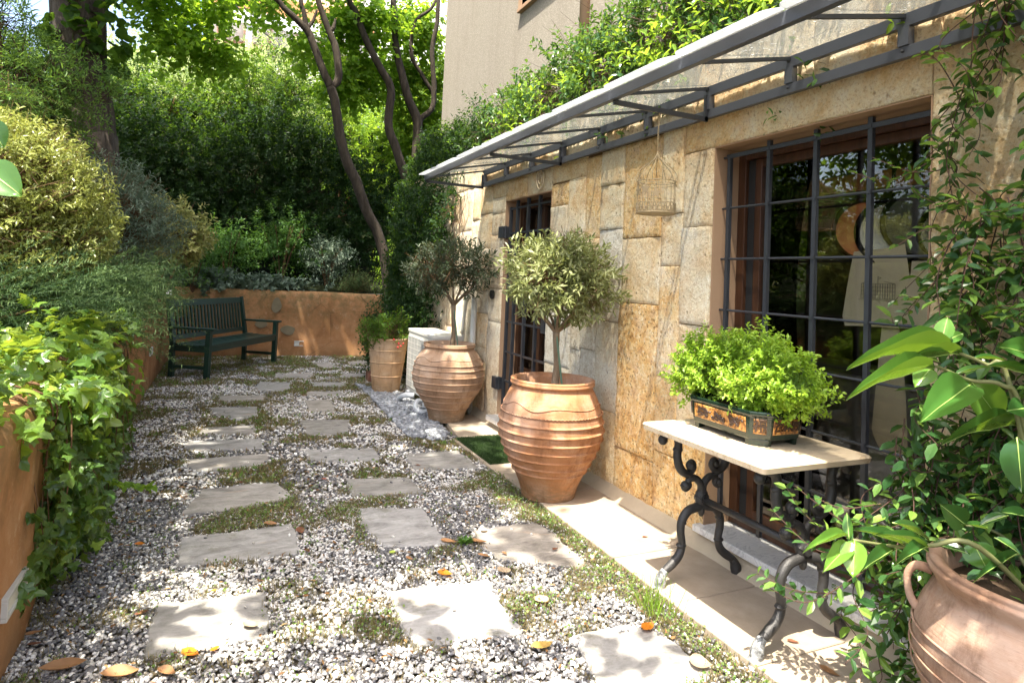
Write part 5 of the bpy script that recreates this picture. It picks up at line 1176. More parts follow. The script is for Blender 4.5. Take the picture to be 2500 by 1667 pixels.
# ivy over the near end of the left wall
iv = thing('ivy', 'sunlit ivy spilling over the near end of the left ochre wall', 'ivy', (-.76, 3.6, .87))
tw = twigs([(-.25, -.7, .07, .5, 1.0, .10), (-.3, .5, .09, .5, .8, .14), (.06, -.05, .05, .22, 1.35, .12), (.14, .0, -.12, .10, .95, .14)], 760, 61, .6, .1, .8, .25)
twig_leaves('foliage', tw, 6, .13, .054, .054, 'ivy', M['L_ivy'], iv, .9, .9, lv=.5, droop=.4, fold=1.2)
tw = twigs([(.14, -.3, -.35, .09, .5, .40), (.12, .2, -.60, .08, .6, .22), (.10, .95, -.4, .08, .6, .38)], 760, 62, .6, -.6, .6, .25)
twig_leaves('hanging_foliage', tw, 7, .13, .046, .044, 'ivy', M['L_ivyd'], iv, .9, .5, lv=.4, droop=.8)
m_ = MB(); rs_ = random.Random(8)
for i in range(46):
    y_ = rs_.uniform(-.75, 1.4); x_ = .12+rs_.uniform(-.02, .10); zb = -.25-rs_.uniform(.1, .56)
    stem(m_, [(x_-.15, y_+rs_.uniform(-.1, .1), .05), (x_, y_, -.03), (x_+rs_.uniform(-.04, .06), y_+rs_.uniform(-.08, .08), zb*.5), (x_+rs_.uniform(-.05, .09), y_+rs_.uniform(-.1, .1), zb)], [.0042, .0036, .003, .0018], 6, 5)
m_.build('stems', M['twig'], iv, smooth=True)
def runner(name, parent, pts, step, L, W, tm, mat, r=.002, seed=0, wood=None, off=(0, 0, 0), pair=True, up=.6):
    P = smooth_path(np.array(pts)-np.array(off), 10); seg = np.linalg.norm(np.diff(P, axis=0), axis=1); s = np.concatenate([[0], np.cumsum(seg)]); q = np.arange(step*.5, s[-1], step)
    C = np.stack([np.interp(q, s, P[:, i]) for i in range(3)], 1); T = norm(np.gradient(C, axis=0)) if len(C) > 1 else np.array([[1., 0, 0]])
    rs = np.random.RandomState(seed); sd = norm(np.cross(T, np.array([0, 0, 1.0])+rs.randn(len(C), 3)*.3)); out = []
    Cs = np.concatenate([C, C]) if pair else C; Sd = np.concatenate([sd, -sd]) if pair else sd*np.where(np.arange(len(C)) % 2, 1, -1)[:, None]; Tt = np.concatenate([T, T]) if pair else T
    D = Tt*.6+Sd+rs.randn(len(Cs), 3)*.2; N = np.array([0, 0, up])+rs.randn(len(Cs), 3)*.3; sc = .7+.6*rs.rand(len(Cs))
    return P, Cs, D, N, L*sc, W*sc, rs.rand(len(Cs))
def runners(parent, runs, tm, mat, wood, r, nm='foliage', wn='stems', rn=None):
    a = [np.concatenate([x[i] for x in runs]) for i in range(1, 7)]
    leaves(nm, a[0], a[1], a[2], a[3], a[4], tm, mat, parent, a[5])
    m_ = MB()
    for x in runs: m_.tube(x[0], np.linspace(r, r*.5, len(x[0])), 5)
    m_.build(wn, wood, parent, smooth=True)
e = PY(378, 1190, 3.9); s0 = PY(240, 1160, 3.95); mid = PY(310, 1185, 3.92)
runners(iv, [runner('x', iv, [s0, mid, e], .022, .040, .042, 'ivy', None, seed=3, off=tuple(iv.location), up=1.0)], 'ivy', M['L_bright'], M['L_bright'], .0025, 'trailing_sprig', 'sprig_stem')
# ground ivy and small plants on the far bed
gi = thing('ground_ivy', 'low ivy creeping over the top of the far wall behind the bench', 'ivy', (0, 11.1, 1.1))
twig_leaves('foliage', twigs([(-.35, .15, .10, .6, .35, .12), (.35, .05, .03, .6, .2, .09), (1.0, .0, .0, .5, .12, .05), (-.2, -.22, -.02, .45, .1, .08)], 420, 71, .6, .5, .6, .3), 6, .12, .062, .055, 'ivy', M['L_grey'], gi, lv=.4)
def fern(label, px, py, y, r, h, seed, mat, n=230):
    c = PY(px, py, y); g = garden_h(c[0], c[1]); t = thing('nandina', label, 'shrub', (c[0], c[1], g), 0, 'fine leaved green bushes of the far bed')
    tw = twigs([(0, 0, h*.6, r, r, h*.5), (r*.3, 0, h*.85, r*.6, r*.6, h*.22), (-r*.45, 0, h*.7, r*.6, r*.6, h*.3)], n, seed, .8, .5, .5, .3)
    twig_leaves('foliage', tw, 11, .24, .058, .019, 'dia', mat, t, 1.0, 1.2, droop=.25)
    m_ = MB(); rs = random.Random(seed)
    for i in range(9): a = rs.uniform(0, 6.28); stem(m_, [(0, 0, -.1), (r*.3*math.cos(a), r*.3*math.sin(a), h*.5), (r*.7*math.cos(a), r*.7*math.sin(a), h*.95)], [.012, .009, .004], 4, 5)
    m_.build('stems', M['twig'], t, smooth=True)
fern('leafy green bush behind the right end of the bench', 560, 600, 11.7, .40, .85, 81, M['L_nand']); fern('taller leafy green bush in the middle of the far bed', 690, 590, 11.9, .52, 1.05, 82, M['L_nand'], 330)
fern('bushy green plant left of the leaning trunk', 800, 640, 11.7, .38, .70, 83, M['L_grey']); fern('yellowish bush between the leaning trunk and the climbing creeper', 985, 640, 11.4, .34, .75, 84, M['L_bright']); fern('dark green bush behind the variegated shrub', 480, 560, 10.9, .35, .75, 85, M['L_nand'])
c = PY(870, 690, 11.3); sr = thing('small_rosemary', 'small dark rosemary on the far wall left of the leaning trunk', 'shrub', (c[0], c[1], 1.05))
strands('foliage', 260, lambda rs, n: rs.randn(n, 3)*np.array([.12, .08, .02]), lambda rs, n: np.array([0, 0, 1.0])+rs.randn(n, 3)*.5, (.25, .5), .15, 26, .03, .006, M['L_rose'], sr, 55, .3, wood=M['twig'])
# ================================================================== hedges and banks behind
def mass(name, label, blobs, n, k, tl, L, W, tm, mat, seed, cat='hedge', **kw): return bush(name, label, blobs, n, k, tl, L, W, tm, mat, seed, kw.pop('wood', False), cat, kw.pop('group', None), None, **kw)
mass('ivy_hedge', 'dark ivy covered hedge rising behind the far bed', [BL(300, 500, 12.7, 1.1, .5, 1.1), BL(430, 420, 13.0, 1.1, .6, 1.2), BL(620, 440, 13.2, 1.1, .6, 1.25), BL(800, 480, 13.2, 1.1, .6, 1.2), BL(960, 520, 13.0, .9, .5, 1.3), BL(500, 560, 12.6, 1.5, .4, .8), BL(760, 590, 12.6, 1.3, .4, .7), BL(300, 380, 13.2, .9, .6, 1.1), BL(700, 360, 13.5, 1.3, .6, .9)], 6500, 9, .16, .075, .042, 'dia', M['L_dark'], 91, hollow=.6)
for i, (lb, bl, n, mt) in enumerate((
  ('mid green tall hedge left of the leaning tree', [BL(330, 300, 14.2, 1.0, .7, 1.0), BL(450, 280, 14.4, .95, .7, 1.0), BL(300, 230, 14.2, .6, .6, .6)], 1050, 'L_mid'),
  ('tall loose hedge directly left of the leaning tree trunk', [BL(600, 260, 14.2, .95, .7, 1.15), BL(700, 240, 14.3, .9, .7, 1.2), BL(560, 310, 14.1, .8, .6, .9)], 1150, 'L_mid'),
  ('bright backlit hedge between the slender trunks', [BL(830, 330, 14.6, .9, .7, 1.2), BL(930, 400, 14.4, .9, .6, 1.1), BL(1020, 350, 14.5, .7, .6, 1.4)], 1500, 'L_bright'))):
    mass('tall_hedge', lb, bl, n, 8, .2, .085, .038, 'dia', M[mt], 95+i, group='tall hedges behind the garden', wood=True, hollow=.9, spread=.7)
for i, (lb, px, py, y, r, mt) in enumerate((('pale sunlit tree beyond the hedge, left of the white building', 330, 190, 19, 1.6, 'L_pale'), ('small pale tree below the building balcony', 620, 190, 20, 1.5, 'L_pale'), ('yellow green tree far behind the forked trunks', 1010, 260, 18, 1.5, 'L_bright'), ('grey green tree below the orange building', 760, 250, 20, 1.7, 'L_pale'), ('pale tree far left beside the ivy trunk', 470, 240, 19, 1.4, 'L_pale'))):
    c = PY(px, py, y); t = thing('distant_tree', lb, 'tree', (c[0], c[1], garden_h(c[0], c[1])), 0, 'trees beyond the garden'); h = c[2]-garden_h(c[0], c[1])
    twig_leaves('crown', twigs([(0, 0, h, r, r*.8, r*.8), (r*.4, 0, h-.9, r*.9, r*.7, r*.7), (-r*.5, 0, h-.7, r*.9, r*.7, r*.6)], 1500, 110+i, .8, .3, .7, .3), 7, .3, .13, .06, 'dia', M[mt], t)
    m_ = MB(); stem(m_, [(0, 0, -.3), (.1, 0, h*.5), (0, 0, h+.3)], [.12, .10, .04], 5, 8); m_.build('trunk', M['bark'], t, smooth=True)
mass('yew', 'dark feathery evergreen at the upper left before the ivy clad trunk', [BL(60, 190, 8.0, .9, .6, .42), BL(110, 270, 8.4, .45, .5, .35), BL(150, 420, 9.0, .4, .3, .5), BL(20, 130, 8.6, .5, .5, .2)], 1500, 10, .16, .05, .016, 'dia', M['L_yewg'], 97, wood=True, hollow=.8)
cy = PY(60, 215, 5.9); cf = thing('conifer_branch', 'light green soft conifer boughs at the left edge above the rounded shrub', 'conifer', (cy[0]-.9, cy[1], cy[2]-.1))
strands('foliage', 170, lambda rs, n: np.stack([rs.uniform(.0, .8, n), rs.uniform(-.4, .4, n), rs.uniform(-.15, .15, n)], 1), lambda rs, n: np.array([1.0, -.1, .1])+rs.randn(n, 3)*np.array([.2, .5, .12]), (.25, .5), .25, 40, .03, .006, M['L_yew'], cf, 57, .15, ang=.6, wood=M['twig'])
m_ = MB(); stem(m_, [(-.4, 0, -2.6), (-.35, 0, -.6), (0, 0, 0), (.7, 0, .02)], [.06, .05, .03, .008], 5, 7); m_.build('trunk', M['bark'], cf, smooth=True)
mass('oleander', 'narrow leaved blue green shrub at the far left behind the rounded shrub', [BL(40, 185, 7.4, .36, .4, .14), BL(-10, 40, 7.6, .3, .4, .2)], 170, 8, .16, .075, .014, 'long', M['L_yewg'], 98, wood=True)
# ================================================================== trees
def tree(name, label, stems_, crowns, n, k, tl, L, tm, mat, seed, bark, group=None, hollow=.8, dens=1, droop=.2, W=None):
    b = stems_[0][0][0]; t = thing(name, label, 'tree', b, 0, group); m_ = MB()
    for pts, rr_ in stems_: stem(m_, [tuple(np.array(p)-np.array(b)) for p in pts], [q*(.84 if group == grp else 1) for q in rr_], 6, 12, .002)
    m_.build('trunk', bark, t, smooth=True)
    if crowns: twig_leaves('crown', twigs([(q[0]-b[0], q[1]-b[1], q[2]-b[2], *q[3:]) for q in crowns], n, seed, hollow, .1, .7, .3), k, tl, L, W or L*.9, tm, mat, t, 1.0, .9, droop=droop)
    return t
def W2(pts, y): return [(a, y, b) for a, b in pts]
T1s = [(W2([(2.47, .0), (2.47, .8), (2.44, 1.19), (2.37, 1.67), (2.22, 2.08), (1.92, 2.49), (1.82, 2.88), (1.69, 3.14), (1.54, 3.55), (1.44, 4.07), (1.35, 4.31)], 10.4), [.12, .105, .10, .10, .105, .105, .10, .10, .095, .09, .09]),
       (W2([(1.35, 4.31), (1.24, 4.54), (1.05, 4.96), (.94, 5.17), (.6, 5.42), (.48, 5.54), (-.3, 6.0), (-1.2, 6.3)], 10.4), [.08, .07, .065, .065, .05, .045, .035, .02]),
       (W2([(.94, 5.17), (.9, 5.4), (.8, 5.7), (.6, 6.6)], 10.4), [.05, .045, .04, .02]),
       (W2([(1.35, 4.31), (1.44, 4.6), (1.39, 4.98), (1.28, 5.21), (1.08, 5.67), (.9, 6.5)], 10.4), [.075, .07, .065, .06, .05, .03]), (W2([(1.30, 5.15), (1.37, 5.28), (1.40, 5.42)], 10.4), [.05, .035, .02]),
       ([(.94, 10.4, 5.17), (1.1, 10.3, 5.35), (1.15, 10.2, 5.6)], [.04, .035, .02])]
# re-measure the leaning trunk from the photo
def TR(pts, y): return [PY(a, b, y) for a, b in pts]
T1 = [(PY(952, 790, 10.4)[0], 10.4, 0.0)]+TR([(950, 745), (946, 699), (938, 626), (921, 565), (895, 515), (868, 440), (848, 398), (830, 333), (818, 252), (808, 214)], 10.4)
T1s[0] = (T1, [.115, .105, .10, .10, .10, .10, .10, .098, .095, .088, .088])
T1s[1] = (TR([(808, 214), (790, 176), (764, 107), (749, 73), (696, 23), (676, 0), (600, -60), (480, -110)], 10.4), [.08, .072, .066, .07, .05, .046, .035, .02])
T1s[2] = (TR([(749, 73), (742, 31), (734, 0), (715, -120)], 10.4), [.05, .042, .04, .02])
T1s[3] = (TR([(808, 214), (826, 191), (820, 120), (803, 76), (776, 0), (750, -100)], 10.4), [.075, .072, .068, .06, .05, .03])
T1s[4] = (TR([(805, 78), (814, 68), (819, 48)], 10.4), [.05, .04, .02]); T1s[5] = (TR([(749, 73), (765, 50), (774, 25)], 10.4), [.04, .03, .02])
grp = 'slender trees leaning over the far end of the garden'
tree('slender_tree', 'leaning slender tree with a long bare trunk rising beside the buff pot', T1s, [BL(380, 0, 10.2, .40, .4, .2), BL(420, 90, 10.0, .5, .4, .36), BL(500, 110, 10.0, .45, .4, .36), BL(555, 165, 10.0, .25, .3, .20), BL(500, 0, 10.0, .6, .5, .25), BL(665, 25, 11.3, .42, .4, .25), BL(760, 130, 11.4, .45, .4, .3)], 800, 7, .26, .070, 'heart', M['L_judas'], 121, M['bark'], grp)
tree('slender_tree', 'slender tree in the middle with one smooth curved trunk', [(TR([(1010, 560), (998, 459), (986, 421), (963, 352), (948, 302), (954, 218), (925, 161), (891, 92), (868, 31), (852, 0), (820, -120)], 11.6), [.10, .10, .10, .10, .095, .09, .08, .075, .07, .06, .03])],
     [BL(840, 200, 12.2, .55, .5, .55), BL(900, 60, 12.0, .6, .5, .35), BL(880, 190, 12.4, .5, .4, .45), BL(840, 60, 12.0, .45, .5, .35)], 1000, 7, .28, .075, 'heart', M['L_judas'], 122, M['bark'], grp)
tree('slender_tree', 'slender tree nearest the stucco wall, forked low into twisting limbs', [(TR([(1015, 600), (1015, 430), (1017, 371), (1019, 298), (998, 245), (982, 184), (967, 115), (963, 38), (960, 0), (955, -120)], 11.8), [.11, .11, .11, .11, .10, .09, .08, .07, .065, .03]),
     (TR([(1022, 305), (1030, 288), (1055, 264), (1060, 214), (1055, 126), (1067, 57), (1070, 0), (1075, -80)], 11.8), [.07, .065, .06, .06, .055, .05, .045, .02]), (TR([(1059, 230), (1032, 187), (1005, 134), (1013, 57), (1051, 23), (1065, 0)], 11.9), [.05, .045, .045, .04, .035, .03])],
     [BL(1040, 200, 12.6, .55, .4, .8), BL(1060, 330, 12.8, .4, .4, .7), BL(985, 330, 12.9, .5, .4, .7), BL(1020, 60, 12.4, .6, .5, .5), BL(960, 180, 12.8, .4, .4, .5)], 1500, 7, .28, .075, 'heart', M['L_bright'], 123, M['bark'], grp)
tree('stout_tree', 'stout rough trunk climbed by ivy at the upper left', [([PY(215, 520, 9.6), PY(212, 330, 9.6), PY(195, 150, 9.6), PY(190, 0, 9.6), PY(180, -200, 9.6)], [.36, .33, .30, .31, .28]), ([PY(215, 330, 9.6), (PY(225, 700, 9.6)[0], 9.6, .9)], [.33, .40])], [BL(160, -260, 9.4, 1.2, 1.0, .5), (-2.6, 10.9, 8.0, 1.3, .9, .4), (-.8, 10.9, 8.1, 1.3, .9, .4), (.9, 10.9, 8.2, 1.3, .9, .4), (-.1, 8.9, 8.0, .9, .5, .3)], 1900, 7, .3, .11, 'heart', M['L_mid'], 124, M['bark_big'])  # unseen high crown clumps added to shade the hedge and far wall
ib = PY(195, 100, 9.3); it = thing('climbing_ivy', 'broad leaved ivy climbing the stout trunk at the upper left', 'ivy', ib)
twig_leaves('foliage', twigs([(-.2, .1, .35, .16, .2, .7), (.12, -.05, .2, .18, .12, .55), (.30, .1, .1, .14, .2, .8), (0, 0, -.2, .3, .15, .2)], 60, 64, .6, 0, .7, .2), 5, .15, .12, .11, 'heart', M['L_mid'], it, droop=.5)
# unseen tree added left of the frame, crown placed to shade the garden
tree('overhanging_tree', 'tall tree left of the garden whose crown overhangs the path', [([(-3.6, 4.6, .8), (-3.4, 4.7, 3), (-2.6, 4.9, 5), (-1.4, 5.2, 6.6)], [.22, .18, .14, .06]), ([(-2.9, 4.8, 4.3), (-2.2, 3.8, 5.8), (-1.2, 3.4, 6.8)], [.12, .08, .04]), ([(-2.8, 4.8, 4.6), (-1.9, 6.6, 6), (-1.0, 8.0, 7.0)], [.12, .08, .04])],
     [(-1.0, 2.15, 7.0, .98, 1.15, .4), (-1.55, 1.75, 7.0, .62, .62, .35), (-1.0, 3.9, 7.1, 1.0, 1.1, .45), (-1.5, 5.2, 7.2, 1.4, 1.2, .5), (-1.6, 6.8, 7.4, 1.5, 1.2, .5), (.1, 6.4, 7.6, 1.1, 1.0, .4), (-.9, 7.7, 7.6, 1.6, .8, .4)], 4600, 7, .3, .11, 'heart', M['L_judas'], 125, M['bark'])
# tree at the left edge; unseen leaf clusters placed to cast the foreground shadows
mg = thing('magnolia_tree', 'large leaved glossy tree at the left edge, one leaf reaching into view', 'tree', (-2.0, 1.0, .8))
m_ = MB(); stem(m_, [(0, 0, -.8), (.1, 0, 1.0), (.6, .1, 2.0), (1.3, -.1, 2.3), (2.2, -.2, 2.5)], [.09, .08, .05, .03, .012], 6, 10); stem(m_, [(.6, .1, 2.0), (1.2, -.4, 2.3), (2.6, -.5, 2.4)], [.04, .03, .012], 6, 8); stem(m_, [(.12, 0, 1.0), (1.0, -.05, 1.05), (1.62, -.25, 1.02)], [.03, .02, .006], 6, 8); m_.build('trunk', M['bark'], mg, smooth=True)
rs = np.random.RandomState(77); n = 34
tg = [(150, 1600), (50, 1570), (100, 1520), (330, 1560), (420, 1530), (560, 1510), (640, 1440), (700, 1500), (760, 1560), (800, 1420), (850, 1360), (930, 1370), (900, 1560), (1000, 1520), (1040, 1570), (880, 1640), (1180, 1640), (1300, 1600), (1480, 1620), (1560, 1590), (260, 1640), (640, 1640), (480, 1640), (1130, 1390)]
cl = []
for a_, b_ in tg:
    g = G(a_, b_); hz = rs.uniform(2.95, 3.4); cl.append((g[0]-.28*hz+2.0, g[1]-.30*hz-1.0, hz-.8))
for q_ in range(12): cl.append((rs.uniform(1.75, 2.15)-.28*2.6+2.0, rs.uniform(.65, 1.1)-.3*2.6-1.0, 3.2-.8))  # more unseen clusters, added to shade the big jar
cl = np.array(cl); n = len(cl); Pm = np.repeat(cl, 6, 0); aa = rs.rand(6*n)*6.28; Pm = Pm+rs.randn(6*n, 3)*np.array([.07, .07, .05]); Dm = np.stack([np.cos(aa), np.sin(aa), rs.uniform(-.2, .6, 6*n)], 1)
leaves('crown', Pm, Dm, np.array([0, 0, 1.0])+rs.randn(6*n, 3)*.2, .15+.05*rs.rand(6*n), .085, 'oval', M['L_mag'], mg, rs.rand(6*n), smooth=True)  # leaf clusters out of view, added for the shadows they cast
def leaf_at(base, tip, wd, nrm): return (np.array(base), np.array(tip)-np.array(base), np.array(nrm, float), wd)
lf = [leaf_at(PY(-45, 405, .95), PY(52, 478, .93), .045, (-.3, -1, .5)), leaf_at(PY(-40, 290, .95), PY(10, 362, .95), .03, (.3, -1, .3)), leaf_at(PY(-60, 420, .95), PY(-90, 560, 1.0), .05, (.3, -1, .3))]
def leafset(name, lf, mat, parent, rnd=None):
    o = np.array(parent.location); P = np.array([l[0] for l in lf])-o; D = np.array([l[1] for l in lf]); L = np.linalg.norm(D, axis=1)
    tv = np.array(TM['big'][0])[2::5]; m_ = MB()
    for l, p0, d0, l0 in zip(lf, P, D, L):
        d = nz(d0); n_ = nz(l[2]-d*(l[2]@d)); m_.tube([p0+d*t[0]*l0+n_*(t[2]*l0+.0004) for t in tv], np.linspace(.0019, .0004, len(tv)), 5)
    m_.build(name+'_midribs', M['midrib'], parent, smooth=True)
    return leaves(name, P, D, np.array([l[2] for l in lf]), L, np.array([l[3] for l in lf]), 'big', mat, parent, rnd, smooth=True)
leafset('near_leaf', lf, M['L_mag'], mg, np.array([.6, .3, .5]))
# ================================================================== hedge on the house and creeper at its far corner
hw = [(2.66, y_, z_, .24, .55, r_) for y_, z_, r_ in ((1.2, 3.0, .75), (2.0, 3.0, .85), (2.8, 3.05, .80), (3.5, 3.05, .68), (4.2, 3.0, .62), (4.9, 3.0, .55), (5.6, 2.98, .46), (6.3, 2.98, .42))]
hl = thing('roof_hedge', 'glossy creeper hedge growing along the roof edge above the glass canopy', 'hedge', (2.6, 4, 2.7))
def hedge(nm, bl, n, seed, mat, tl=.12, L=.05, W=.024, k=8, par=None, tm='oval', **kw):
    o = par.location; twig_leaves(nm, twigs([(q[0]-o.x, q[1]-o.y, q[2]-o.z, *q[3:]) for q in bl], n, seed, .5, .35, .6, .3), k, tl, L, W, tm, mat, par, .95, .8, **kw)
hedge('foliage', hw, 3400, 131, M['L_jas'], par=hl); twig_wood('stems', twigs([(q[0]-2.6, q[1]-4, q[2]-2.7, *q[3:]) for q in hw], 1500, 133, .7, .2, .8, .3), .2, .0025, M['vine'], hl, 1, 1)
hedge('bright_shoots', [(2.50, y_, z_, .12, .5, .4) for y_, z_ in ((1.6, 3.0), (2.4, 2.95), (3.1, 2.9), (3.8, 2.85), (4.6, 2.85), (5.4, 2.8))], 420, 132, M['L_bright'], .12, .06, .026, 6, hl)
cc = [(2.60, 7.1, 2.9, .26, .6, .45), (2.58, 7.9, 2.95, .28, .6, .45), (2.58, 8.7, 2.8, .28, .5, .5), (2.55, 9.1, 2.4, .28, .35, .6), (2.34, 8.5, 2.3, .24, .45, .4), (2.36, 7.4, 2.2, .16, .5, .5), (2.32, 8.1, 1.9, .22, .6, .7), (2.36, 8.8, 1.6, .24, .5, .8), (2.40, 9.3, 1.2, .20, .4, .8), (2.3, 7.7, 1.2, .16, .45, .55), (2.28, 8.3, .7, .22, .6, .6), (2.30, 8.8, .6, .25, .4, .5), (2.33, 7.15, 1.55, .12, .3, .35), (1.95, 8.5, .55, .22, .4, .45)]
cr = thing('wall_creeper', 'dark green creeper smothering the far corner of the house down to the ground', 'creeper', (2.4, 8.2, 0))
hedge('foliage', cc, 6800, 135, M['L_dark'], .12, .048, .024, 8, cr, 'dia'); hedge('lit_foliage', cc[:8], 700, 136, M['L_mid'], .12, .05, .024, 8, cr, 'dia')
m_ = MB(); rs_ = random.Random(5)
for i in range(30):
    y_ = rs_.uniform(6.5, 7.4); z_ = rs_.uniform(2.0, 2.5); stem(m_, [(-.03-.0, y_-8.2+rs_.uniform(0, .3), z_), (-.05, y_-8.2+rs_.uniform(-.15, .15), z_-.25), (-.03, y_-8.2+rs_.uniform(-.1, .35), z_-rs_.uniform(.35, .8))], [.0022, .0018, .001], 5, 4)
m_.build('stems', M['vine'], cr)
# ================================================================== jasmine on the pier and big pot plant
ja = thing('jasmine_vine', 'glossy twining vine hanging over the stone pier beside the big window', 'vine', (2.3, 1.2, 0))
rs = np.random.RandomState(9); runs = []; o = tuple(ja.location)
def wander(a, b, n, amp, rs):
    a = np.array(a); b = np.array(b); return [tuple(a+(b-a)*i/(n-1)+rs.randn(3)*np.array([.5, 1, .6])*amp*(0 < i)) for i in range(n)]
for i in range(50):     # hanging from the canopy
    y0 = rs.uniform(.35, 1.30); runs.append(runner('', ja, wander((rs.uniform(2.25, 2.36), y0, 2.6), (rs.uniform(2.15, 2.33), y0+rs.uniform(-.2, .25), rs.uniform(1.2, 1.9)), 6, .06, rs), .06, .052, .024, '', None, seed=i, off=o))
for i in range(165):     # thick of the vine
    y0 = rs.uniform(.45, 1.36); z0 = rs.uniform(.95, 1.85); dy = rs.uniform(-.12, .16); runs.append(runner('', ja, wander((rs.uniform(2.16, 2.36), y0, z0), (rs.uniform(1.98, 2.34), y0+dy, z0+rs.uniform(-.55, .05)), 5, .05, rs), .038, .058, .029, '', None, seed=100+i, off=o))
for i in range(70):     # lower curtain down to the pavement, left of the pot
    y0 = rs.uniform(1.10, 1.50); z0 = rs.uniform(.55, 1.0); runs.append(runner('', ja, wander((rs.uniform(2.12, 2.36), y0, z0), (rs.uniform(1.88, 2.34), y0+rs.uniform(-.08, .14), max(.06, z0-rs.uniform(.2, .75))), 6, .045, rs), .046, .055, .027, '', None, seed=300+i, off=o))
for i, (a, b, c_) in enumerate((((2310, 370), (2180, 440), (2075, 420)), ((2330, 410), (2230, 420), (2130, 385)), ((2330, 560), (2260, 560), (2190, 600)), ((2330, 700), (2260, 730), (2200, 720)), ((2310, 860), (2230, 900), (2120, 920)), ((2350, 250), (2290, 150), (2240, 130)), ((2340, 620), (2280, 690), (2210, 770)))):
    runs.append(runner('', ja, [PX(*a, 2.28), PX(*b, 2.2), PX(*c_, 2.12)], .036, .046, .02, '', None, seed=600+i, off=o))
for i, (a, b, c_) in enumerate((((2050, 1330), (1960, 1250), (1920, 1190)), ((2100, 1300), (2010, 1240), (1940, 1185)), ((2060, 1450), (1940, 1440), (1850, 1400)), ((2080, 1340), (1990, 1340), (1880, 1240)), ((2100, 1400), (1970, 1470), (1860, 1425)), ((2150, 1230), (2060, 1240), (1990, 1215)))):
    runs.append(runner('', ja, [PX(*a, 2.0), PX(*b, 1.9), PX(*c_, 1.85)], .034, .044, .021, '', None, seed=700+i, off=o))
runners(ja, runs, 'oval', M['L_jas'], M['vine'], .0024)
q = lambda x, y: (1700+x/2.61375, 500+y/2.61375); q2 = lambda x, y: (1700+x/2.61375, 1067+y/2.61375)
mp = thing('magnolia_plant', 'broad glossy leaved young plant growing in the big rose coloured jar', 'plant', (BPX, BPY, .62))
Ls = []
def LF(f, a, b, wpx, n, ya=1.22, yb=1.22, r_=.5):
    A = f(*a); B = f(*b); pa = PY(*A, ya); pb_ = PY(*B, yb); w_ = wpx*(.42 if n is UPN else .84)/2.61375/FPX*np.linalg.norm(np.array(pa)-[0, 0, HC]); Ls.append((*leaf_at(pa, pb_, w_, n), r_))
UPN = (-.2, -.4, 1); CAMN = (-.8, -.5, .35)
for f, a, b, w_, n_, ya, yb, r_ in (
 (q, (1640, 930), (985, 985), 120, UPN, 1.22, 1.15, .6), (q, (1700, 960), (1205, 1000), 150, UPN, 1.22, 1.18, .3), (q, (1520, 1045), (980, 1185), 130, UPN, 1.2, 1.12, .7), (q, (1755, 1145), (1440, 1370), 215, CAMN, 1.18, 1.12, .45),
 (q, (1740, 1110), (1950, 1390), 210, CAMN, 1.22, 1.2, .85), (q, (1565, 870), (1605, 712), 110, CAMN, 1.22, 1.22, .8), (q, (1565, 875), (1415, 780), 60, UPN, 1.22, 1.25, .9), (q, (1570, 880), (1708, 815), 80, CAMN, 1.22, 1.2, .6),
 (q, (1500, 1040), (1395, 1160), 130, CAMN, 1.24, 1.24, .9), (q, (2150, 960), (1940, 900), 150, CAMN, 1.1, 1.1, .5), (q, (2060, 1410), (1590, 1480), 110, UPN, 1.2, 1.15, .3), (q, (1640, 1090), (1870, 1025), 70, UPN, 1.2, 1.15, .6),
 (q, (2150, 1100), (1870, 1010), 110, UPN, 1.1, 1.12, .5), (q, (1545, 1000), (1340, 960), 60, UPN, 1.22, 1.24, .4), (q, (1760, 980), (1980, 985), 60, UPN, 1.2, 1.15, .3),
 (q2, (1010, 655), (1000, 893), 150, CAMN, 1.22, 1.18, 1.0), (q2, (985, 680), (815, 850), 110, CAMN, 1.24, 1.2, .9), (q2, (965, 625), (690, 712), 110, UPN, 1.24, 1.2, .8), (q2, (975, 650), (960, 478), 60, CAMN, 1.24, 1.26, .6), (q2, (1270, 715), (1040, 850), 150, UPN, 1.22, 1.18, .1),
 (q2, (1330, 690), (1000, 575), 120, UPN, 1.22, 1.26, .1), (q2, (1250, 545), (1500, 650), 110, UPN, 1.22, 1.2, .1), (q2, (1500, 680), (1750, 740), 170, UPN, 1.2, 1.12, .05), (q2, (1500, 690), (1270, 800), 150, UPN, 1.2, 1.15, .1), (q2, (1760, 660), (1860, 850), 170, CAMN, 1.16, 1.12, .6),
 (q2, (2060, 740), (1775, 905), 90, UPN, 1.1, 1.1, .1), (q2, (2045, 0), (2080, 360), 190, CAMN, 1.08, 1.06, .1), (q2, (1720, 560), (1560, 430), 140, CAMN, 1.2, 1.22, .1), (q2, (1860, 590), (1690, 545), 70, UPN, 1.18, 1.2, .3), (q2, (1990, 500), (1800, 560), 120, UPN, 1.1, 1.14, .2),
 (q2, (2150, 520), (1940, 470), 160, UPN, 1.05, 1.08, .1), (q2, (1480, 730), (1160, 600), 110, UPN, 1.2, 1.2, .2), (q2, (1900, 640), (2080, 750), 120, UPN, 1.1, 1.05, .4), (q, (2100, 1300), (1990, 1310), 130, CAMN, 1.1, 1.1, .2)):
    LF(f, a, b, w_, n_, ya*.90, yb*.90, r_)
leafset('foliage', Ls, M['L_mag'], mp, np.array([l[4] for l in Ls]))
m_ = MB(); o_ = np.array(mp.location)
def br(pts, r0): stem(m_, [tuple(np.array(p)-o_) for p in pts], list(np.linspace(r0, r0*.4, len(pts))), 6, 8)
c0 = (BPX, BPY, .55)
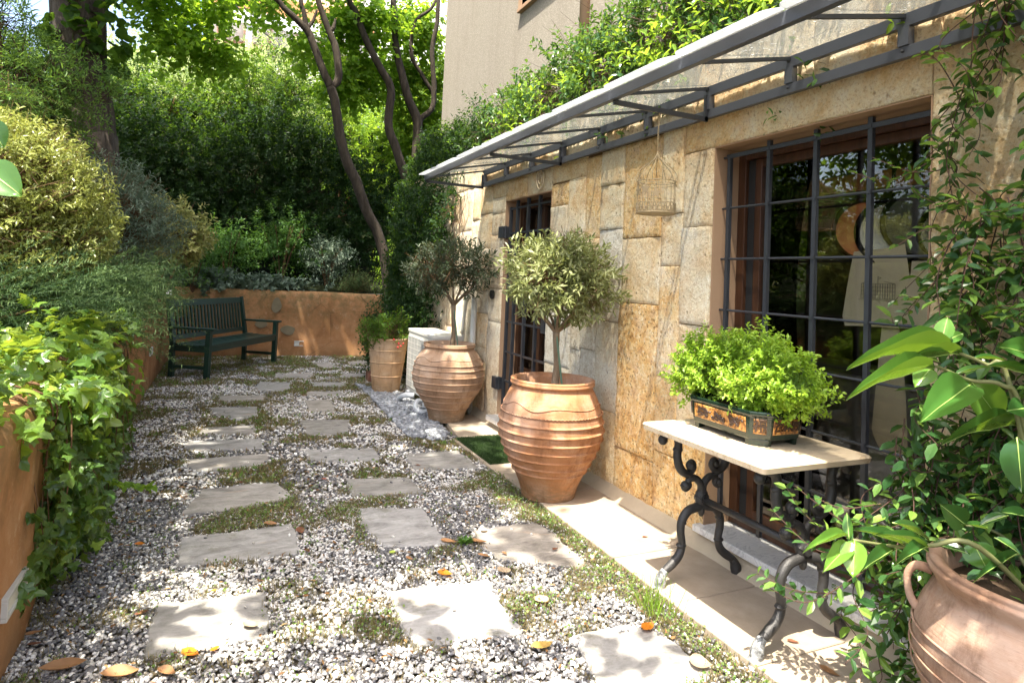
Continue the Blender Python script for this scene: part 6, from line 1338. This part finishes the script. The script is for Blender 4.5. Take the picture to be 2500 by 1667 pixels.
br([c0, PY(*q(2080, 1350), 1.0), PY(*q(1950, 1150), 1.02), PY(*q(1750, 1120), 1.06), PY(*q(1560, 1040), 1.08), PY(*q(1500, 1030), 1.08)], .008); br([c0, PY(*q(2000, 1150), 1.02), PY(*q(1850, 1020), 1.06), PY(*q(1640, 930), 1.1), PY(*q(1565, 870), 1.1)], .008)
br([c0, PY(*q2(1800, 700), 1.0), PY(*q2(1500, 690), 1.07), PY(*q2(1300, 700), 1.09), PY(*q2(1000, 655), 1.11)], .008); br([c0, PY(*q2(2050, 740), 1.08), PY(*q2(1900, 600), 1.12), PY(*q2(1700, 560), 1.18)], .007); br([c0, PY(*q2(2150, 300), 1.0), PY(*q2(2060, 0), 1.05), PY(*q(2150, 1000), 1.08)], .007)
m_.build('stems', simple('green_brown_stem', (.12, .13, .045), .6), mp, smooth=True)
tree_screen = mass('boundary_hedge', 'tall dark boundary hedge left of the frame beyond the left bed', [(-4.6, y_, 3.2, .7, 1.1, 2.6) for y_ in (6.2, 8.0, 9.8, 11.6, 13.4)], 3000, 7, .3, .13, .07, 'dia', M['L_mid'], 99, hollow=.6)  # unseen hedge, added for the dark reflection it gives the panes
# ================================================================== far building, cables
bb = thing('apartment_building', 'pale orange apartment building with white balconies beyond the trees', 'building', (2, 30, 0))
tanw = simple('salmon_render', (.62, .40, .27), .9, 0, .05, 1, .05); whi = simple('white_render', (.74, .73, .71), .85, 0, .05, 1, .05)
def bx_(nm, a, b, mat, par=bb): 
    m_ = MB(); m_.box(tuple(np.array(a)-[2, 30, 0]), tuple(np.array(b)-[2, 30, 0])); return m_.build(nm, mat, par)
zf = PY(650, 75, 28)[2]; zg_ = PY(650, 155, 28)[2]
bx_('wall', (-1.2, 30, 0), (5.0, 38, 17), tanw); wx = PY(930, 60, 28)[0]; bx_('wall', (5.003, 29.2, 0), (14, 38, 17), whi)
bx_('balcony', (-1.4, 27.6, zf+.0), (5.3, 29.99, zf+.55), whi); bx_('balcony', (-1.4, 27.6, zg_-.75), (5.3, 29.99, zg_-.05), whi); bx_('balcony_rail', (-1.4, 27.6, zf+.552), (5.3, 27.66, zf+1.3), simple('orange_brick_screen', (.55, .27, .11), .9)); bx_('pillar', (PY(606, 100, 27.8)[0]-.1, 27.7, zg_-.05), (PY(606, 100, 27.8)[0]+.12, 27.9, zf), whi)
w_ = bx_('window', (.9, 29.93, zg_-.02), (3.0, 29.998, zg_+1.2), whi); 
m_ = MB(); m_.box((1.05-2, -.09, zg_+.08), (2.85-2, -.068, zg_+1.1)); m_.build('pane', simple('grey_shutter', (.35, .33, .30), .6), w_)
for k in range(6):
    m_ = MB(); m_.box((-.9+k*1.0-2, -2.3, zf-.14), (-.82+k*1.0-2, -.02, zf-.01)); m_.build('ceiling_beam', tanw, bb)
wb = thing('white_building', 'white building glimpsed between crowns at the upper left', 'building', (-4, 32, 0)); m_ = MB(); a_ = PY(385, 170, 32); m_.box((-1.8, 0, 0), (2.3, 6, a_[2]+.5)); m_.build('wall', simple('cool_white_render', (.62, .66, .72), .8), wb); m_ = MB(); m_.box((-2.0, -.2, a_[2]+.502), (2.5, 6.2, a_[2]+.7)); m_.build('roof', whi, wb)
for k in range(3): m_ = MB(); m_.box((-1.3+k*1.2, -.04, a_[2]-1.3), (-.7+k*1.2, -.002, a_[2]-.2)); m_.build('window', M['black'], wb)
for i, (p, r_) in enumerate((((570, 10), (670, 100)), ((560, -10), (680, 80)))):
    m_ = MB(); A = PY(*p, 12); B = PY(*r_, 22); d_ = np.array(B)-np.array(A); m_.tube([tuple(np.array(A)-d_*.5), tuple(np.array(A)), tuple((np.array(A)+np.array(B))/2-np.array([0, 0, .05])), B, tuple(np.array(B)+d_*1.2)], .02, 6)
    tag(m_.build('overhead_cable', M['black'], smooth=True), ('lower' if i == 0 else 'upper')+' of two black cables crossing before the orange building', 'cable')
# ================================================================== fallen leaves
FC = {'orange': (.60, .20, .02), 'tan': (.34, .18, .08), 'brown': (.18, .075, .04), 'yellow': (.55, .36, .10), 'pale': (.55, .42, .28), 'red': (.50, .12, .05), 'beige': (.42, .33, .22), 'lime': (.40, .50, .08)}
FM = {k: leafmat('fallen_leaf_'+k, [[c*.75 for c in v], v, [min(1, c*1.25) for c in v]], v, .2, .4 if k in ('orange', 'yellow') else .6) for k, v in FC.items()}
def z1(x, y): return (x/2.61375, 1067+y/2.61375)
def z2(x, y): return (600+x/2.61375, 1067+y/2.61375)
def z3(x, y): return (1200+x/2.61375, 1067+y/2.61375)
def z4(x, y): return (x/2.61375, 500+y/2.61375)
def z5(x, y): return (600+x/2.61375, 500+y/2.61375)
FL = [(z1(890, 680), 'orange', .055, 0, 'bright orange fallen leaf on sunny gravel right of the ivy'), (z1(845, 540), 'tan', .05, 40, 'tan curled leaf in the gravel below the trailing ivy sprig'), (z1(1215, 1365), 'orange', .085, -10, 'glossy orange leaf at the near edge of the shadowed square slab'),
 (z1(1370, 1340), 'orange', .045, 70, 'small upright orange leaf right of the glossy orange one'), (z1(1600, 1195), 'beige', .075, -30, 'beige oval leaf lying on the pale square slab'), (z1(400, 1470), 'tan', .15, 25, 'long tan leaf in the bottom left corner of the gravel'), (z1(760, 1520), 'tan', .13, 15, 'narrow tan leaf at the bottom edge, right of the longest one'), (z1(1060, 1500), 'tan', .085, -8, 'tan leaf below the pale square slab'),
 (z1(215, 1240), 'tan', .06, 35, 'tan leaf beside the foot of the left wall'), (z1(905, 1110), 'brown', .06, 60, 'crumpled brown leaf left of the pale square slab'), (z1(945, 465), 'yellow', .045, 80, 'yellowish leaf in the gravel left of the trapezoid slab'), (z1(1160, 315), 'tan', .05, 0, 'tan leaf left of the tip of the trapezoid slab'), (z1(1530, 285), 'brown', .06, -25, 'brown leaf at the far edge of the trapezoid slab'),
 (z1(1725, 553), 'tan', .085, 8, 'long tan leaf along the far edge of the brownish slab'), (z1(1915, 590), 'brown', .10, -60, 'large curled brown leaf at the right corner of the brownish slab'), (z1(1965, 715), 'brown', .05, -40, 'dark brown leaf just right of the brownish slab'), (z1(1855, 490), 'tan', .035, 60, 'small tan leaf above the large curled brown leaf'), (z1(2070, 260), 'red', .04, 0, 'red orange leaf in the gravel left of the blue slab'),
 (z1(1365, 972), 'orange', .03, 20, 'tiny orange leaf between the two nearest left slabs'), (z1(950, 403), 'brown', .055, -15, 'brown leaf in the shade below the ivy sprig'), (z2(1270, 865), 'orange', .085, -5, 'brightest orange leaf above the white sunlit slab'), (z2(1300, 660), 'tan', .11, 5, 'long tan leaf at the near right corner of the broad slab'), (z2(1480, 658), 'tan', .11, -5, 'long tan leaf tip to tip with the one on the broad slab'),
 (z2(1520, 750), 'tan', .075, -35, 'oval tan leaf below the small rosette weed'), (z2(1520, 590), 'pale', .045, 0, 'pale curled leaf at the left end of the rounded slab'), (z2(1650, 737), 'tan', .04, -50, 'small brown leaf on the left of the rounded slab'), (z2(1975, 712), 'brown', .045, 50, 'dark brown leaf on the right of the rounded slab'), (z2(1650, 850), 'pale', .07, 50, 'pale leaf in the gravel below the rounded slab'),
 (z2(1890, 1320), 'yellow', .10, 30, 'yellow tan leaf at the near right corner of the white slab'), (z2(1890, 1030), 'pale', .07, -70, 'bleached leaf in the sunny gravel right of the white slab'), (z2(935, 725), 'lime', .035, -20, 'small lime yellow leaf below the broad slab'), (z2(820, 195), 'tan', .05, 60, 'tan leaf below the thin pale slab'), (z2(1100, 175), 'brown', .045, 10, 'dark brown leaf on the slab before the grass mat'),
 (z2(1485, 440), 'pale', .035, 0, 'pinkish pale leaf left of the weedy edge near the front jar'), (z2(1045, 768), 'tan', .055, -30, 'tan leaf in the gravel under the broad slab'), (z2(415, 372), 'brown', .05, 0, 'brown leaf right of the trapezoid slab'), (z2(1080, 410), 'brown', .04, 30, 'brown leaf between the blue slab and the broad slab'), (z3(1000, 1210), 'orange', .085, 35, 'folded orange tan leaf at the top of the right front slab'),
 (z3(980, 642), 'brown', .04, 10, 'brown leaf on the paving right of the front jar'), (z3(1925, 1312), 'brown', .05, 0, 'crumpled brown leaf on the paving behind the near table foot'), ((1700+850/2.61375, 1067+1500/2.61375), 'tan', .085, -60, 'orange brown leaf on the paving under the hanging vine'), (z5(370, 1215), 'tan', .06, 10, 'tan leaf at the left end of the very thin slab'), (z4(1375, 1390), 'tan', .06, 20, 'curled tan leaf beside a thin left slab'), (z4(1272, 1432), 'tan', .05, 70, 'tan leaf at the left end of a thin left slab'),
 (z5(345, 1072), 'tan', .055, 5, 'tan leaf on the small slab nearest the bench'), (z3(1160, 1275), 'tan', .035, 70, 'small tan leaf in the weeds right of the right front slab'), (z3(2091-760, 1440), 'pale', .09, -30, 'long pale leaf at the lower right edge of the right front slab'), (z1(220, 1310), 'brown', .05, 10, 'dark brown leaf low in the gravel beside the left wall light')]
tv, tf = TM['big']; tv = np.array(tv); 
for i, ((px, py), c_, L_, ang, lb) in enumerate(FL):
    g = G(px, py, .02); rs = np.random.RandomState(i+400); cu = rs.uniform(.5, 2.2)*(1 if rs.rand() < .6 else .5); a = R(ang)-YAW+rs.uniform(-.2, .2); V = []
    wd = (.22 if c_ in ('tan', 'brown') else .28) if c_ not in ('lime', 'pale') else .5
    for (t, u, h) in tv:
        z_ = .07*cu*(2*t-1)**2*L_+abs(u)**1.5*.22*cu*L_+.004*math.sin(3*t+i)*(L_/.08)*u+.008; x_ = (t-.5)*L_*.92; y_ = u*L_*wd*2.0+.05*L_*math.sin(3*t+i)
        V.append((x_*math.cos(a)-y_*math.sin(a), x_*math.sin(a)+y_*math.cos(a), z_))
    o = npmesh('fallen_leaf', V, tf, FM[c_], None, {'rnd': np.full(len(tf), rs.rand())}, True); o.location = (g[0], g[1], .008 if g[0] < X_P else .018)
    tag(o, lb, 'fallen leaf', 'dry leaves fallen on the garden floor')
# small rosette weed and tall grass clump
g = G(*z2(1400, 690), .0); P = np.tile(np.array([[g[0], g[1], .01]]), (26, 1)); aa = np.linspace(0, 19, 26); D = np.stack([np.cos(aa), np.sin(aa), np.linspace(.2, 1.2, 26)], 1)
tag(leaves('rosette_weed', P, D, np.tile([[0, 0, 1.]], (26, 1))+.1, .055, .016, 'long', M['L_nand'], None, np.random.rand(26)), 'small green rosette weed by the long tan leaves', 'weed')
g = G(*z3(1050, 1130), .0); n = 70; rs = np.random.RandomState(3); P = np.stack([g[0]+rs.randn(n)*.03, g[1]+rs.randn(n)*.04, np.full(n, .01)], 1); D = rs.randn(n, 3)*.28; D[:, 2] = 1
tag(leaves('grass_clump', P, D, rs.randn(n, 3), .14*(.5+rs.rand(n)*.7), .0035, 'needle', M['L_bright'], None, rs.rand(n)), 'tall bright grass clump at the near left foot of the table', 'grass')
